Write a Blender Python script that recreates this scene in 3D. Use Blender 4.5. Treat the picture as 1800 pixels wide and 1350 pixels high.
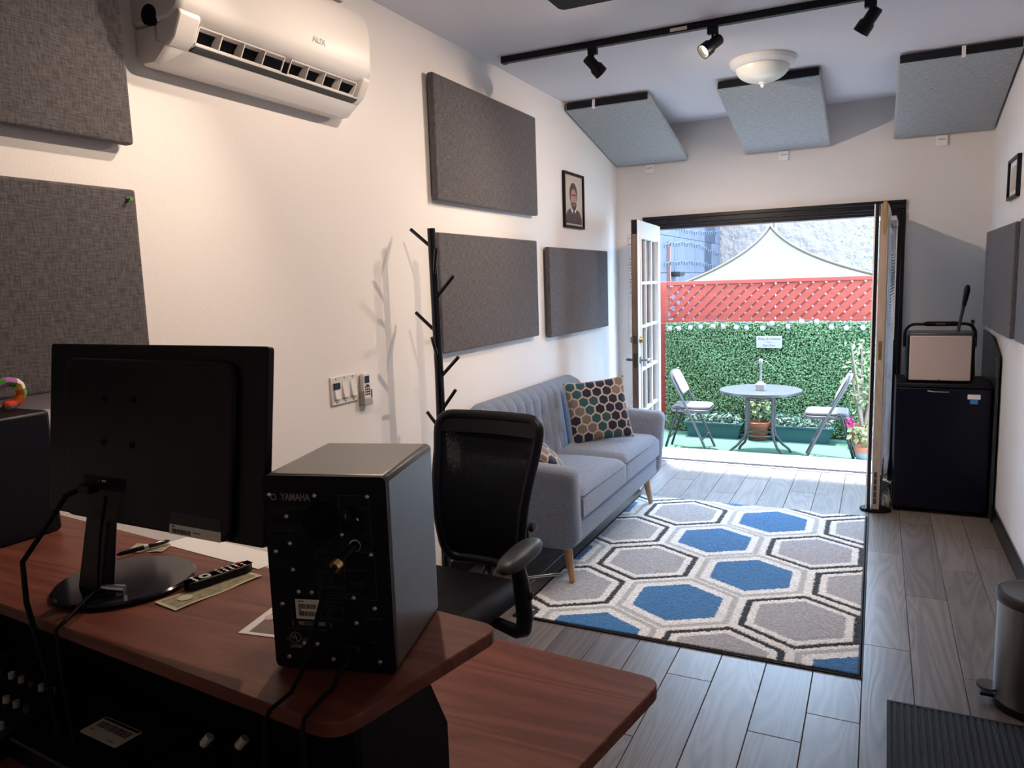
import bpy, bmesh, math, random
import numpy as np
from mathutils import Vector, Matrix

for o in list(bpy.data.objects): bpy.data.objects.remove(o)
scene = bpy.context.scene
COL = scene.collection
random.seed(7)
RNG = np.random.default_rng(11)
PI = math.pi

# ------------------------------------------------------------------ camera
YAW, PITCH, ROLL, FPX = -0.4557460, -0.1333107, -0.0328831, 1318.77
CAMH = 1.60
def cam_axes():
    cy, sy, cp, sp = math.cos(YAW), math.sin(YAW), math.cos(PITCH), math.sin(PITCH)
    f = Vector((sy*cp, cy*cp, sp)); r = Vector((cy, -sy, 0)); u = r.cross(f)
    c, s = math.cos(ROLL), math.sin(ROLL)
    return c*r + s*u, -s*r + c*u, f
_r, _u, _f = cam_axes()
cd = bpy.data.cameras.new('camera'); cam = bpy.data.objects.new('camera', cd); COL.objects.link(cam)
cd.sensor_fit = 'HORIZONTAL'; cd.sensor_width = 36.0; cd.lens = FPX/1800*36.0
cd.clip_start = 0.02; cd.clip_end = 200
m = Matrix.Identity(4)
for i in range(3):
    m[i][0], m[i][1], m[i][2] = _r[i], _u[i], -_f[i]
m[2][3] = CAMH
cam.matrix_world = m
scene.camera = cam

# ------------------------------------------------------------------ light
w = bpy.data.worlds.new('sky'); scene.world = w; w.use_nodes = True
bg = w.node_tree.nodes['Background']
bg.inputs[0].default_value = (0.50, 0.72, 1.0, 1); bg.inputs[1].default_value = 9.5
sd = bpy.data.lights.new('sun', 'SUN'); sun = bpy.data.objects.new('sun', sd); COL.objects.link(sun)
sd.energy = 10.0; sd.angle = math.radians(4.0); sd.color = (1.0, 0.97, 0.93)
sun.rotation_euler = Vector((-0.12, 0.17, 0.978)).to_track_quat('Z', 'Y').to_euler()
sun.location = (3, 4, 9)
vs = scene.view_settings
vs.view_transform = 'Standard'; vs.look = 'None'; vs.exposure = 1.10; vs.gamma = 1.0; vs.use_curve_mapping = False
WARM = (1.0, 0.79, 0.62)
SPOT_W = {'a': 34, 'b': 18, 'c': 54, 'd': 24, 'e': 23}

# ------------------------------------------------------------------ room numbers
XL, XR, YB, YN, ZC = -2.0486, 0.696, 6.35, -1.9, 2.857

# ------------------------------------------------------------------ helpers
class MB:
    def __init__(s): s.v = []; s.f = []
    def add(s, vs, fs):
        b = len(s.v); s.v += [tuple(v) for v in vs]; s.f += [tuple(i+b for i in f) for f in fs]; return s
    def box(s, lo, hi, M=None):
        x0,y0,z0 = lo; x1,y1,z1 = hi
        vs = [Vector(p) for p in ((x0,y0,z0),(x1,y0,z0),(x1,y1,z0),(x0,y1,z0),(x0,y0,z1),(x1,y0,z1),(x1,y1,z1),(x0,y1,z1))]
        if M is not None: vs = [M @ v for v in vs]
        return s.add(vs, [(3,2,1,0),(4,5,6,7),(0,1,5,4),(1,2,6,5),(2,3,7,6),(3,0,4,7)])
    def cyl(s, p0, p1, r0, r1=None, n=16, cap=True):
        r1 = r0 if r1 is None else r1
        return s.tube([p0, p1], [r0, r1], n, cap)
    def tube(s, pts, r, n=8, cap=True):
        pts = [Vector(p) for p in pts]; k = len(pts)
        rs = r if isinstance(r, (list, tuple)) else [r]*k
        vs = []; ref = None
        for i, p in enumerate(pts):
            if i == 0: t = pts[1]-p
            elif i == k-1: t = p-pts[-2]
            else: t = (pts[i+1]-p).normalized() + (p-pts[i-1]).normalized()
            t = t.normalized() if t.length > 1e-9 else Vector((0,0,1))
            if ref is None: ref = Vector((1,0,0)) if abs(t.x) < .8 else Vector((0,1,0))
            a = (ref - t*ref.dot(t)).normalized(); ref = a; b = t.cross(a)
            for j in range(n):
                q = 2*PI*j/n; vs.append(p + rs[i]*(math.cos(q)*a + math.sin(q)*b))
        fs = [(i*n+j, i*n+(j+1)%n, (i+1)*n+(j+1)%n, (i+1)*n+j) for i in range(k-1) for j in range(n)]
        if cap: fs += [tuple(reversed(range(n))), tuple(range((k-1)*n, k*n))]
        return s.add(vs, fs)
    def lathe(s, prof, n=24, c=(0,0,0), sx=1, sy=1, M=None, ring=False):
        prof = list(prof)+[prof[0]] if ring else prof
        vs = []; k = len(prof)
        for r, z in prof:
            for j in range(n):
                q = 2*PI*j/n; p = Vector((r*math.cos(q)*sx, r*math.sin(q)*sy, z))
                p = (M @ p) if M is not None else p
                vs.append(p + Vector(c))
        fs = [(i*n+j, i*n+(j+1)%n, (i+1)*n+(j+1)%n, (i+1)*n+j) for i in range(k-1) for j in range(n)]
        if prof[0][0] > 1e-6 and not ring: fs.append(tuple(reversed(range(n))))
        if prof[-1][0] > 1e-6 and not ring: fs.append(tuple(range((k-1)*n, k*n)))
        return s.add(vs, fs)
    def ball(s, c, r, n=12, m=8):
        rx, ry, rz = r if isinstance(r, (list, tuple)) else (r, r, r)
        prof = [(math.sin(PI*i/m), -math.cos(PI*i/m)) for i in range(m+1)]
        M = Matrix.Diagonal((rx, ry, rz))
        return s.lathe([(max(a, 1e-4), b) for a, b in prof], n, c, M=M)
    def prism(s, poly, z0, z1, M=None):
        n = len(poly)
        vs = [Vector((x, y, z0)) for x, y in poly] + [Vector((x, y, z1)) for x, y in poly]
        if M is not None: vs = [M @ v for v in vs]
        return s.add(vs, [tuple(reversed(range(n))), tuple(range(n, 2*n))] + [(i, (i+1)%n, n+(i+1)%n, n+i) for i in range(n)])
    def grid(s, fn, nu, nv):
        vs = [fn(i/nu, j/nv) for j in range(nv+1) for i in range(nu+1)]
        return s.add(vs, [(j*(nu+1)+i, j*(nu+1)+i+1, (j+1)*(nu+1)+i+1, (j+1)*(nu+1)+i) for j in range(nv) for i in range(nu)])
    def mesh(s, name):
        me = bpy.data.meshes.new(name); me.from_pydata(s.v, [], s.f); me.update(); return me
    def build(s, name, mat, parent=None, bevel=0, seg=2, smooth=None, sub=0, fix=True):
        me = s.mesh(name)
        if fix:
            b = bmesh.new(); b.from_mesh(me); bmesh.ops.recalc_face_normals(b, faces=b.faces); b.to_mesh(me); b.free()
        return link(name, me, mat, parent, bevel, seg, smooth, sub)

def link(name, me, mat, parent=None, bevel=0, seg=2, smooth=None, sub=0):
    o = bpy.data.objects.new(name, me); COL.objects.link(o)
    if mat is not None and not me.materials: me.materials.append(M_(mat))
    if parent is not None: o.parent = parent
    if smooth is not None:
        me.shade_smooth(); me.set_sharp_from_angle(angle=math.radians(smooth))
    if bevel:
        bv = o.modifiers.new('bevel', 'BEVEL'); bv.width = bevel; bv.segments = seg; bv.limit_method = 'ANGLE'; bv.angle_limit = math.radians(40)
        if smooth is None: me.shade_smooth(); me.set_sharp_from_angle(angle=math.radians(40))
    if sub:
        sb = o.modifiers.new('sub', 'SUBSURF'); sb.levels = sub; sb.render_levels = sub
    return o
def tag(o, label, cat, group=None, kind=None):
    o['label'] = label; o['category'] = cat
    if group: o['group'] = group
    if kind: o['kind'] = kind
    return o
def thing(name, label, cat, loc=(0,0,0), rz=0, group=None, rot=None):
    o = bpy.data.objects.new(name, None); COL.objects.link(o); o.empty_display_size = .05
    o.location = loc; o.rotation_euler = rot if rot else (0,0,rz)
    return tag(o, label, cat, group)
CAM_SCALE = (.8286,)*3      # desk shelf and the gear on it scaled about the camera, locations baked in
def cam_scaled(t):
    t.scale = CAM_SCALE; return t
def struct(o, label=None, cat=None):
    o['kind'] = 'structure'
    if label: o['label'] = label
    if cat: o['category'] = cat
    return o
def dup(root, loc, rz, label=None):
    r = root.copy(); COL.objects.link(r); r.location = loc; r.rotation_euler = (0,0,rz)
    if label: r['label'] = label
    for ch in list(root.children):
        c = ch.copy(); COL.objects.link(c); c.parent = r
        for g in ch.children:
            d = g.copy(); COL.objects.link(d); d.parent = c
    return r
def rounded(poly, rads, n=6):
    out = []; k = len(poly)
    for i in range(k):
        p = Vector(poly[i]).to_2d() if len(poly[i]) > 2 else Vector(poly[i]); a = Vector(poly[i-1]); b = Vector(poly[(i+1)%k])
        r = rads[i] if isinstance(rads, (list, tuple)) else rads
        if r <= 0: out.append((p.x, p.y)); continue
        da = (a-p).normalized(); db = (b-p).normalized()
        for j in range(n+1):
            t = j/n; q = (1-t)**2*(p+da*r) + 2*t*(1-t)*p + t*t*(p+db*r); out.append((q.x, q.y))
    return out
def text_obj(name, body, size, mat, parent, loc, rot, align='CENTER', extrude=0.0003, xs=1.0, bold=0.0):
    c = bpy.data.curves.new(name, 'FONT'); c.body = body; c.size = size; c.align_x = align; c.align_y = 'CENTER'
    c.extrude = extrude; c.offset = bold; c.resolution_u = 3
    t = bpy.data.objects.new(name+'_tmp', c); COL.objects.link(t)
    bpy.context.view_layer.update()
    me = bpy.data.meshes.new_from_object(t.evaluated_get(bpy.context.evaluated_depsgraph_get()))
    bpy.data.objects.remove(t)
    me.materials.clear(); me.materials.append(M_(mat))
    o = bpy.data.objects.new(name, me); COL.objects.link(o); o.parent = parent; o.location = loc; o.rotation_euler = rot; o.scale = (xs, 1, 1)
    return o

# ------------------------------------------------------------------ materials
MATS = {}
def M_(n): return MATS[n] if isinstance(n, str) else n
def mat(name, col, rough=0.5, metal=0.0, spec=0.5, coat=0.0, bump=None, vary=None, sheen=0.0, emit=None, trans=0.0, ior=1.45):
    """bump=(scale,strength,distance); vary=(scale,colour2,amount,stretch)"""
    mt = bpy.data.materials.new(name); mt.use_nodes = True; nt = mt.node_tree; N = nt.nodes; L = nt.links
    b = N['Principled BSDF']
    b.inputs['Base Color'].default_value = (*col, 1); b.inputs['Roughness'].default_value = rough
    b.inputs['Metallic'].default_value = metal; b.inputs['Specular IOR Level'].default_value = spec
    b.inputs['Coat Weight'].default_value = coat; b.inputs['Sheen Weight'].default_value = sheen
    b.inputs['Transmission Weight'].default_value = trans; b.inputs['IOR'].default_value = ior
    if emit: b.inputs['Emission Color'].default_value = (*emit[0], 1); b.inputs['Emission Strength'].default_value = emit[1]
    tc = N.new('ShaderNodeTexCoord')
    if vary:
        sc, c2, amt, st = vary
        mp = N.new('ShaderNodeMapping'); mp.inputs['Scale'].default_value = st
        nz = N.new('ShaderNodeTexNoise'); nz.inputs['Scale'].default_value = sc; nz.inputs['Detail'].default_value = 5
        rp = N.new('ShaderNodeValToRGB'); rp.color_ramp.elements[0].position = .5-amt/2; rp.color_ramp.elements[1].position = .5+amt/2
        rp.color_ramp.elements[0].color = (*col, 1); rp.color_ramp.elements[1].color = (*c2, 1)
        L.new(tc.outputs['Object'], mp.inputs['Vector']); L.new(mp.outputs[0], nz.inputs['Vector'])
        L.new(nz.outputs['Fac'], rp.inputs[0]); L.new(rp.outputs[0], b.inputs['Base Color'])
    if bump:
        nz2 = N.new('ShaderNodeTexNoise'); nz2.inputs['Scale'].default_value = bump[0]; nz2.inputs['Detail'].default_value = 3
        bp = N.new('ShaderNodeBump'); bp.inputs['Strength'].default_value = bump[1]; bp.inputs['Distance'].default_value = bump[2]
        L.new(tc.outputs['Object'], nz2.inputs['Vector']); L.new(nz2.outputs['Fac'], bp.inputs['Height']); L.new(bp.outputs[0], b.inputs['Normal'])
    MATS[name] = mt; return mt
def fabric(name, c1, c2, scale=180, rough=0.9, sheen=0.2, stretch=9):
    """woven heather: two crossed stretched noises"""
    mt = bpy.data.materials.new(name); mt.use_nodes = True; nt = mt.node_tree; N = nt.nodes; L = nt.links
    b = N['Principled BSDF']; b.inputs['Roughness'].default_value = rough; b.inputs['Sheen Weight'].default_value = sheen; b.inputs['Specular IOR Level'].default_value = .2
    tc = N.new('ShaderNodeTexCoord'); outs = []
    for st in ((1/stretch, 1, 1), (1, 1/stretch, 1)):
        mp = N.new('ShaderNodeMapping'); mp.inputs['Scale'].default_value = st
        nz = N.new('ShaderNodeTexNoise'); nz.inputs['Scale'].default_value = scale; nz.inputs['Detail'].default_value = 2
        L.new(tc.outputs['Object'], mp.inputs[0]); L.new(mp.outputs[0], nz.inputs['Vector']); outs.append(nz)
    ad = N.new('ShaderNodeMath'); ad.operation = 'ADD'; L.new(outs[0].outputs['Fac'], ad.inputs[0]); L.new(outs[1].outputs['Fac'], ad.inputs[1])
    rp = N.new('ShaderNodeValToRGB'); rp.color_ramp.elements[0].position = .40; rp.color_ramp.elements[1].position = .62
    rp.color_ramp.elements[0].color = (*c1, 1); rp.color_ramp.elements[1].color = (*c2, 1)
    hf = N.new('ShaderNodeMath'); hf.operation = 'MULTIPLY'; hf.inputs[1].default_value = .5
    L.new(ad.outputs[0], hf.inputs[0]); L.new(hf.outputs[0], rp.inputs[0]); L.new(rp.outputs[0], b.inputs['Base Color'])
    bp = N.new('ShaderNodeBump'); bp.inputs['Strength'].default_value = .35; bp.inputs['Distance'].default_value = .001
    L.new(hf.outputs[0], bp.inputs['Height']); L.new(bp.outputs[0], b.inputs['Normal'])
    MATS[name] = mt
def wood(name, c1, c2, axis, scale=3.0, rough=0.4, spec=0.5, ring=14, coat=0.0, rand=False, bumpd=0.0006):
    """grain runs along axis (0 x,1 y,2 z)"""
    mt = bpy.data.materials.new(name); mt.use_nodes = True; nt = mt.node_tree; N = nt.nodes; L = nt.links
    b = N['Principled BSDF']; b.inputs['Roughness'].default_value = rough; b.inputs['Specular IOR Level'].default_value = spec; b.inputs['Coat Weight'].default_value = coat
    b.inputs['Coat Roughness'].default_value = .25
    tc = N.new('ShaderNodeTexCoord'); mp = N.new('ShaderNodeMapping')
    st = [1, 1, 1]; st[axis] = .09; mp.inputs['Scale'].default_value = st
    src = tc.outputs['Object']
    if rand:
        oi = N.new('ShaderNodeObjectInfo'); mu = N.new('ShaderNodeVectorMath'); mu.operation = 'SCALE'
        cb = N.new('ShaderNodeCombineXYZ'); L.new(oi.outputs['Random'], cb.inputs[0]); L.new(oi.outputs['Random'], cb.inputs[1]); L.new(oi.outputs['Random'], cb.inputs[2])
        L.new(cb.outputs[0], mu.inputs[0]); mu.inputs['Scale'].default_value = 37.0
        ad = N.new('ShaderNodeVectorMath'); L.new(src, ad.inputs[0]); L.new(mu.outputs[0], ad.inputs[1]); src = ad.outputs[0]
    L.new(src, mp.inputs[0])
    n1 = N.new('ShaderNodeTexNoise'); n1.inputs['Scale'].default_value = scale; n1.inputs['Detail'].default_value = 2; n1.inputs['Distortion'].default_value = .6
    L.new(mp.outputs[0], n1.inputs['Vector'])
    ml = N.new('ShaderNodeMath'); ml.operation = 'MULTIPLY'; ml.inputs[1].default_value = ring; L.new(n1.outputs['Fac'], ml.inputs[0])
    fr = N.new('ShaderNodeMath'); fr.operation = 'PINGPONG'; fr.inputs[1].default_value = .5; L.new(ml.outputs[0], fr.inputs[0])
    n2 = N.new('ShaderNodeTexNoise'); n2.inputs['Scale'].default_value = scale*40; n2.inputs['Detail'].default_value = 4; L.new(mp.outputs[0], n2.inputs['Vector'])
    sm = N.new('ShaderNodeMath'); sm.operation = 'MULTIPLY_ADD'; sm.inputs[1].default_value = .55; L.new(n2.outputs['Fac'], sm.inputs[0]); L.new(fr.outputs[0], sm.inputs[2])
    rp = N.new('ShaderNodeValToRGB'); rp.color_ramp.elements[0].position = .15; rp.color_ramp.elements[1].position = .85
    rp.color_ramp.elements[0].color = (*c1, 1); rp.color_ramp.elements[1].color = (*c2, 1)
    L.new(sm.outputs[0], rp.inputs[0])
    last = rp.outputs[0]
    if rand:
        hs = N.new('ShaderNodeHueSaturation'); mr = N.new('ShaderNodeMapRange'); mr.inputs['To Min'].default_value = .82; mr.inputs['To Max'].default_value = 1.15
        L.new(oi.outputs['Random'], mr.inputs['Value']); L.new(mr.outputs[0], hs.inputs['Value']); L.new(last, hs.inputs['Color']); last = hs.outputs[0]
    L.new(last, b.inputs['Base Color'])
    bp = N.new('ShaderNodeBump'); bp.inputs['Strength'].default_value = .4; bp.inputs['Distance'].default_value = bumpd
    L.new(sm.outputs[0], bp.inputs['Height']); L.new(bp.outputs[0], b.inputs['Normal'])
    MATS[name] = mt
def attr_mat(name, rough=.95, sheen=.3, bump=None):
    mt = bpy.data.materials.new(name); mt.use_nodes = True; nt = mt.node_tree; N = nt.nodes; L = nt.links
    b = N['Principled BSDF']; b.inputs['Roughness'].default_value = rough; b.inputs['Sheen Weight'].default_value = sheen; b.inputs['Specular IOR Level'].default_value = .15
    a = N.new('ShaderNodeAttribute'); a.attribute_name = 'col'
    nz = N.new('ShaderNodeTexNoise'); nz.inputs['Scale'].default_value = 260; nz.inputs['Detail'].default_value = 2
    tc = N.new('ShaderNodeTexCoord'); L.new(tc.outputs['Object'], nz.inputs['Vector'])
    mr = N.new('ShaderNodeMapRange'); mr.inputs['From Min'].default_value = .3; mr.inputs['From Max'].default_value = .7; mr.inputs['To Min'].default_value = .72; mr.inputs['To Max'].default_value = 1.2
    L.new(nz.outputs['Fac'], mr.inputs['Value'])
    mx = N.new('ShaderNodeVectorMath'); mx.operation = 'SCALE'; L.new(a.outputs['Color'], mx.inputs[0]); L.new(mr.outputs[0], mx.inputs['Scale'])
    L.new(mx.outputs[0], b.inputs['Base Color'])
    MATS[name] = mt
def glass(name, tint=(1,1,1), gloss=.12):
    mt = bpy.data.materials.new(name); mt.use_nodes = True; nt = mt.node_tree; N = nt.nodes; L = nt.links
    N.remove(N['Principled BSDF']); out = N['Material Output']
    t = N.new('ShaderNodeBsdfTransparent'); t.inputs[0].default_value = (*tint, 1)
    g = N.new('ShaderNodeBsdfGlossy'); g.inputs['Roughness'].default_value = .02
    fz = N.new('ShaderNodeFresnel'); fz.inputs[0].default_value = 1.45
    mx = N.new('ShaderNodeMixShader'); L.new(fz.outputs[0], mx.inputs[0]); L.new(t.outputs[0], mx.inputs[1]); L.new(g.outputs[0], mx.inputs[2]); L.new(mx.outputs[0], out.inputs[0])
    MATS[name] = mt
def netting(name, col, scale, cover):
    """open woven mesh: holes are really transparent"""
    mt = bpy.data.materials.new(name); mt.use_nodes = True; nt = mt.node_tree; N = nt.nodes; L = nt.links
    b = N['Principled BSDF']; b.inputs['Base Color'].default_value = (*col, 1); b.inputs['Roughness'].default_value = .7; b.inputs['Specular IOR Level'].default_value = .1
    out = N['Material Output']; t = N.new('ShaderNodeBsdfTransparent'); mx = N.new('ShaderNodeMixShader')
    tc = N.new('ShaderNodeTexCoord'); vo = N.new('ShaderNodeTexVoronoi'); vo.inputs['Scale'].default_value = scale; vo.inputs['Randomness'].default_value = .25
    vo.feature = 'DISTANCE_TO_EDGE'
    mp = N.new('ShaderNodeMapping'); mp.inputs['Scale'].default_value = (1, .02, 1.6)
    L.new(tc.outputs['Object'], mp.inputs[0]); L.new(mp.outputs[0], vo.inputs['Vector'])
    gt = N.new('ShaderNodeMath'); gt.operation = 'LESS_THAN'; gt.inputs[1].default_value = cover
    L.new(vo.outputs['Distance'], gt.inputs[0]); L.new(gt.outputs[0], mx.inputs[0]); L.new(t.outputs[0], mx.inputs[1]); L.new(b.outputs[0], mx.inputs[2]); L.new(mx.outputs[0], out.inputs[0])
    MATS[name] = mt

mat('wall', (.85, .815, .795), .55, spec=.35, bump=(130, .35, .0012))
mat('ceiling', (.71, .69, .74), .8, bump=(90, .2, .001))
mat('white_paint', (.78, .79, .80), .4)
mat('white_plastic', (.76, .73, .71), .38)
mat('grey_plastic', (.42, .41, .41), .45)
mat('black_trim', (.003, .004, .010), .3, coat=.15)
mat('black_plastic', (.0028, .0032, .008), .5, spec=.3, bump=(600, .2, .0003))
mat('black_satin', (.0025, .003, .0085), .4, spec=.3)
mat('black_gloss', (.003, .0035, .008), .12)
mat('black_rubber', (.0025, .003, .007), .6, spec=.2)
mat('dark_grey', (.03, .032, .038), .5)
mat('arm_grey', (.020, .023, .028), .42)
mat('chrome', (.62, .62, .63), .22, 1.0)
mat('steel', (.30, .30, .31), .32, 1.0)
mat('brushed_steel', (.26, .25, .25), .34, 1.0, vary=(30, (.34, .33, .33), .6, (1, 1, .02)))
mat('gold', (.75, .55, .28), .3, 1.0)
mat('brass', (.5, .38, .2), .35, 1.0)
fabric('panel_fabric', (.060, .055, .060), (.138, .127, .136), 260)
fabric('panel_fabric_lit', (.26, .285, .30), (.42, .45, .465), 260)  # panel fabric lightened, daylight bouncing up from the floor put into its colour
fabric('panel_side', (.030, .030, .036), (.085, .082, .088), 210)
fabric('sofa_fabric', (.140, .166, .225), (.228, .270, .350), 330, stretch=6)
fabric('pad_fabric', (.058, .053, .056), (.078, .071, .074), 300, stretch=3)
wood('desk_wood', (.100, .028, .020), (.205, .066, .044), 0, 6, .42, spec=.22, ring=10)
wood('plank_wood', (.100, .086, .082), (.190, .166, .158), 1, 5.5, .36, spec=.48, ring=16, rand=True)
wood('leg_wood', (.36, .20, .10), (.52, .32, .17), 2, 8, .4)
wood('edge_wood', (.27, .205, .16), (.36, .285, .23), 2, 8, .6)
wood('brown_edge', (.085, .060, .050), (.15, .105, .085), 2, 8, .6)
wood('red_wood', (.150, .0120, .0035), (.200, .020, .006), 0, 6, .7)
mat('edge_dark', (.007, .009, .016), .9, bump=(400, .4, .001))
mat('clip_white', (.92, .92, .93), .5)
mat('gap', (.02, .018, .018), .9)
attr_mat('rug_pile'); attr_mat('pillow_print', .8, .3)
glass('glass'); glass('table_glass', (.80, .90, .88))
netting('chair_mesh', (.004, .005, .010), 330, .40)
mat('concrete', (0.44, 0.44, 0.448), .75, bump=(60, .2, .002))
mat('turf', (0.048, 0.12, 0.076), .95, vary=(60, (0.072, 0.152, 0.104), .5, (1,1,1)), bump=(500, .8, .006))
mat('stucco', (.140, .114, .102), .95, bump=(7, 1.0, .08))
mat('blue_paint', (.040, .047, .066), .8, vary=(3, (.064, .066, .082), .5, (1, 1, .25)))
mat('hedge_dark', (0.015, 0.045, 0.0225), .9)
mat('leaf_green', (.036, .104, .034), .45, vary=(40, (.125, .205, .080), .5, (1,1,1)))
mat('leaf_pale', (0.0744, 0.1302, 0.0806), .6, vary=(20, (0.1178, 0.1674, 0.124), .5, (1,1,1)))
mat('leaf_lime', (0.1116, 0.1488, 0.0465), .5, vary=(20, (0.1674, 0.186, 0.0868), .5, (1,1,1)))
mat('stem', (0.1488, 0.1116, 0.0806), .8)
mat('purple', (0.125, 0.11, 0.36), .7)
mat('pink', (0.31, 0.0124, 0.1116), .6)
mat('terracotta', (0.186, 0.0589, 0.0217), .75, vary=(12, (0.2232, 0.0806, 0.0341), .6, (1,1,1)))
mat('terracotta_dark', (0.143, 0.0325, 0.013), .6, vary=(5, (0.195, 0.065, 0.02275), .5, (1,1,6)))
mat('orange_glaze', (0.2232, 0.0806, 0.0434), .6)
mat('pale_teal', (0.121, 0.187, 0.198), .6)
mat('planter', (0.021, 0.069, 0.075), .45)
mat('soil', (.06, .04, .03), .95)
mat('sail', (.040, .0325, .0235), .9, bump=(400, .2, .0005))
mat('sail_hem', (0.0715, 0.05225, 0.03025), .9)
mat('grey_metal', (0.0605, 0.066, 0.0715), .4, .3)
mat('dark_metal', (0.01925, 0.02475, 0.02475), .4, .5)
mat('paper', (.80, .78, .77), .7)
mat('sticker', (.78, .72, .62), .6)
mat('ink', (.02, .02, .02), .6)
mat('print_grey', (.24, .23, .22), .5)
mat('print_dim', (.045, .046, .055), .5)
mat('poster_paper', (.55, .47, .38), .5)
mat('poster_skin', (.42, .22, .17), .6)
mat('poster_hair', (.075, .050, .045), .6)
mat('poster_jacket', (.090, .055, .058), .6)
mat('banknote', (.36, .31, .20), .8, vary=(70, (.16, .16, .09), .4, (1,1,1)))
mat('beige', (.44, .36, .335), .45)
mat('frosted', (.84, .88, .86), .3, trans=.12)
mat('lamp_face', (1, .9, .75), .4, emit=((1, .80, .55), 8))
mat('screen_blue', (.03, .05, .075), .2)
mat('bag', (.55, .58, .6), .25, trans=.3)
mat('teal_board', (.012, .022, .026), .35)
mat('blue_sticker', (.05, .22, .5), .5)
for nm, c in (('toy_red', (.75,.06,.03)), ('toy_orange', (.80,.16,.02)), ('toy_white', (.78,.70,.62)), ('toy_green', (.10,.30,.05)), ('toy_blue', (.02,.16,.42)), ('toy_yellow', (.75,.58,.10)), ('toy_pink', (.75,.45,.47)), ('toy_purple', (.40,.12,.40))):
    mat(nm, c, .8)
mat('label_navy', (.006, .010, .016), .4)
mat('note_rim', (.50, .45, .32), .8)
mat('photo_dark', (.07, .035, .03), .4, vary=(25, (.16,.08,.06), .5, (1,1,1)))
mat('knob_cream', (.30, .27, .22), .5)
mat('pillow_piping', (.42,.35,.32), .8)
mat('speaker_black_lit', (.045, .043, .043), .36, spec=1.0, vary=(6, (.055, .052, .050), .4, (1,1,.05)), bump=(420, .3, .0004))  # cabinet black raised, door daylight on the near speaker put into the colour
mat('speaker_plate', (.002, .0022, .006), .5, spec=.25)
mat('black_gloss_soft', (.002, .0025, .009), .3, spec=.25)
mat('lid_steel', (.10, .11, .115), .3, .8)
mat('badge_red', (.12, .03, .035), .5)
mat('bin_lid', (.055, .055, .056), .35, .3)
mat('mat_black', (.008, .009, .016), .8)
mat('mat_rib', (.055, .058, .064), .9, vary=(300, (.012, .013, .02), .25, (1, .5, 1)), bump=(350, .8, .002))
mat('outdoor_white', (.21, .20, .20), .5)
mat('bulb_glass', (.42, .42, .42), .1, trans=.5)
mat('sign_ink', (.04, .035, .06), .7)
mat('back_shell', (0.11, 0.0715, 0.07425), .4)
mat('blue_dark', (0.04, 0.06, 0.088), .9)
mat('pipe_rust', (0.1575, 0.077, 0.0595), .8)
mat('wire_grey', (0.048, 0.06, 0.072), .7)

# ================================================================== ROOM SHELL
PW = 0.18
floor = struct(MB().box((XL, YN, -.06), (XR, YB+.06, -.012)).build('floor', 'gap'), 'grey wood plank floor of the studio', 'floor')
cols = []; x = -0.016 - 12*PW
while x < XR: cols.append(x); x += PW
ends = {-0.016: 3.412, 0.164: 4.037, 0.344: 3.252, -0.196: 2.766}
plank_cache = {}
for ci, x0 in enumerate(cols):
    a, b = max(x0, XL), min(x0+PW, XR)
    if b-a < .01: continue
    off = None
    for k, v in ends.items():
        if abs(k-x0) < .02: off = v % 1.22
    if off is None: off = (ci*.47+.31) % 1.22
    y = YN - 1.22 + ((off - YN) % 1.22)
    while y < YB+.06:
        y0, y1 = max(y, YN), min(y+1.22, YB+.06)
        if y1-y0 > .02:
            key = (round(b-a, 3), round(y1-y0, 3))
            if key not in plank_cache:
                wv, lv = (b-a)/2-.0012, (y1-y0)/2-.0012
                mb = MB(); c = .0015
                mb.add([(-wv,-lv,-.012),(wv,-lv,-.012),(wv,lv,-.012),(-wv,lv,-.012),(-wv,-lv,-c),(wv,-lv,-c),(wv,lv,-c),(-wv,lv,-c),
                        (-wv+c,-lv+c,0),(wv-c,-lv+c,0),(wv-c,lv-c,0),(-wv+c,lv-c,0)],
                       [(0,1,5,4),(1,2,6,5),(2,3,7,6),(3,0,4,7),(4,5,9,8),(5,6,10,9),(6,7,11,10),(7,4,8,11),(8,9,10,11)])
                me = mb.mesh('plank'); me.materials.append(M_('plank_wood')); plank_cache[key] = me
            o = bpy.data.objects.new('plank', plank_cache[key]); COL.objects.link(o); o.parent = floor; o.location = ((a+b)/2, (y0+y1)/2, 0)
        y += 1.22
struct(MB().box((XL-.12, YN-.12, ZC), (XR+.12, YB+.14, ZC+.12)).build('ceiling', 'ceiling'), 'flat pale grey ceiling', 'ceiling')
struct(MB().box((XL-.12, YN-.12, -.06), (XL, YB+.14, ZC)).build('wall_left', 'wall'), 'long off-white wall carrying the air conditioner and panels', 'wall')
struct(MB().box((XR, YN-.12, -.06), (XR+.12, YB+.14, ZC)).build('wall_right', 'wall'), 'off-white wall beside the black fridge', 'wall')
DX0, DX1, DZ = -1.733, 0.078, 2.03
wb = MB().box((XL, YB, -.06), (DX0, YB+.14, ZC)).box((DX1, YB, -.06), (XR, YB+.14, ZC)).box((DX0, YB, DZ), (DX1, YB+.14, ZC))
struct(wb.build('wall_back', 'wall'), 'end wall with the open patio doorway', 'wall')
struct(MB().box((XL, YN-.12, -.06), (XR, YN, ZC)).build('wall_front', 'wall'), 'wall behind the viewer', 'wall')
# baseboards
def base(name, lo, hi): return struct(MB().box(lo, hi).build(name, 'black_trim', bevel=.004), 'black baseboard', 'baseboard')
base('baseboard_right', (XR-.014, YN, 0), (XR, YB, .115))
base('baseboard_left', (XL, YN, 0), (XL+.014, YB, .115))
base('baseboard_back', (.165, YB-.014, 0), (XR-.014, YB, .115))
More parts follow.
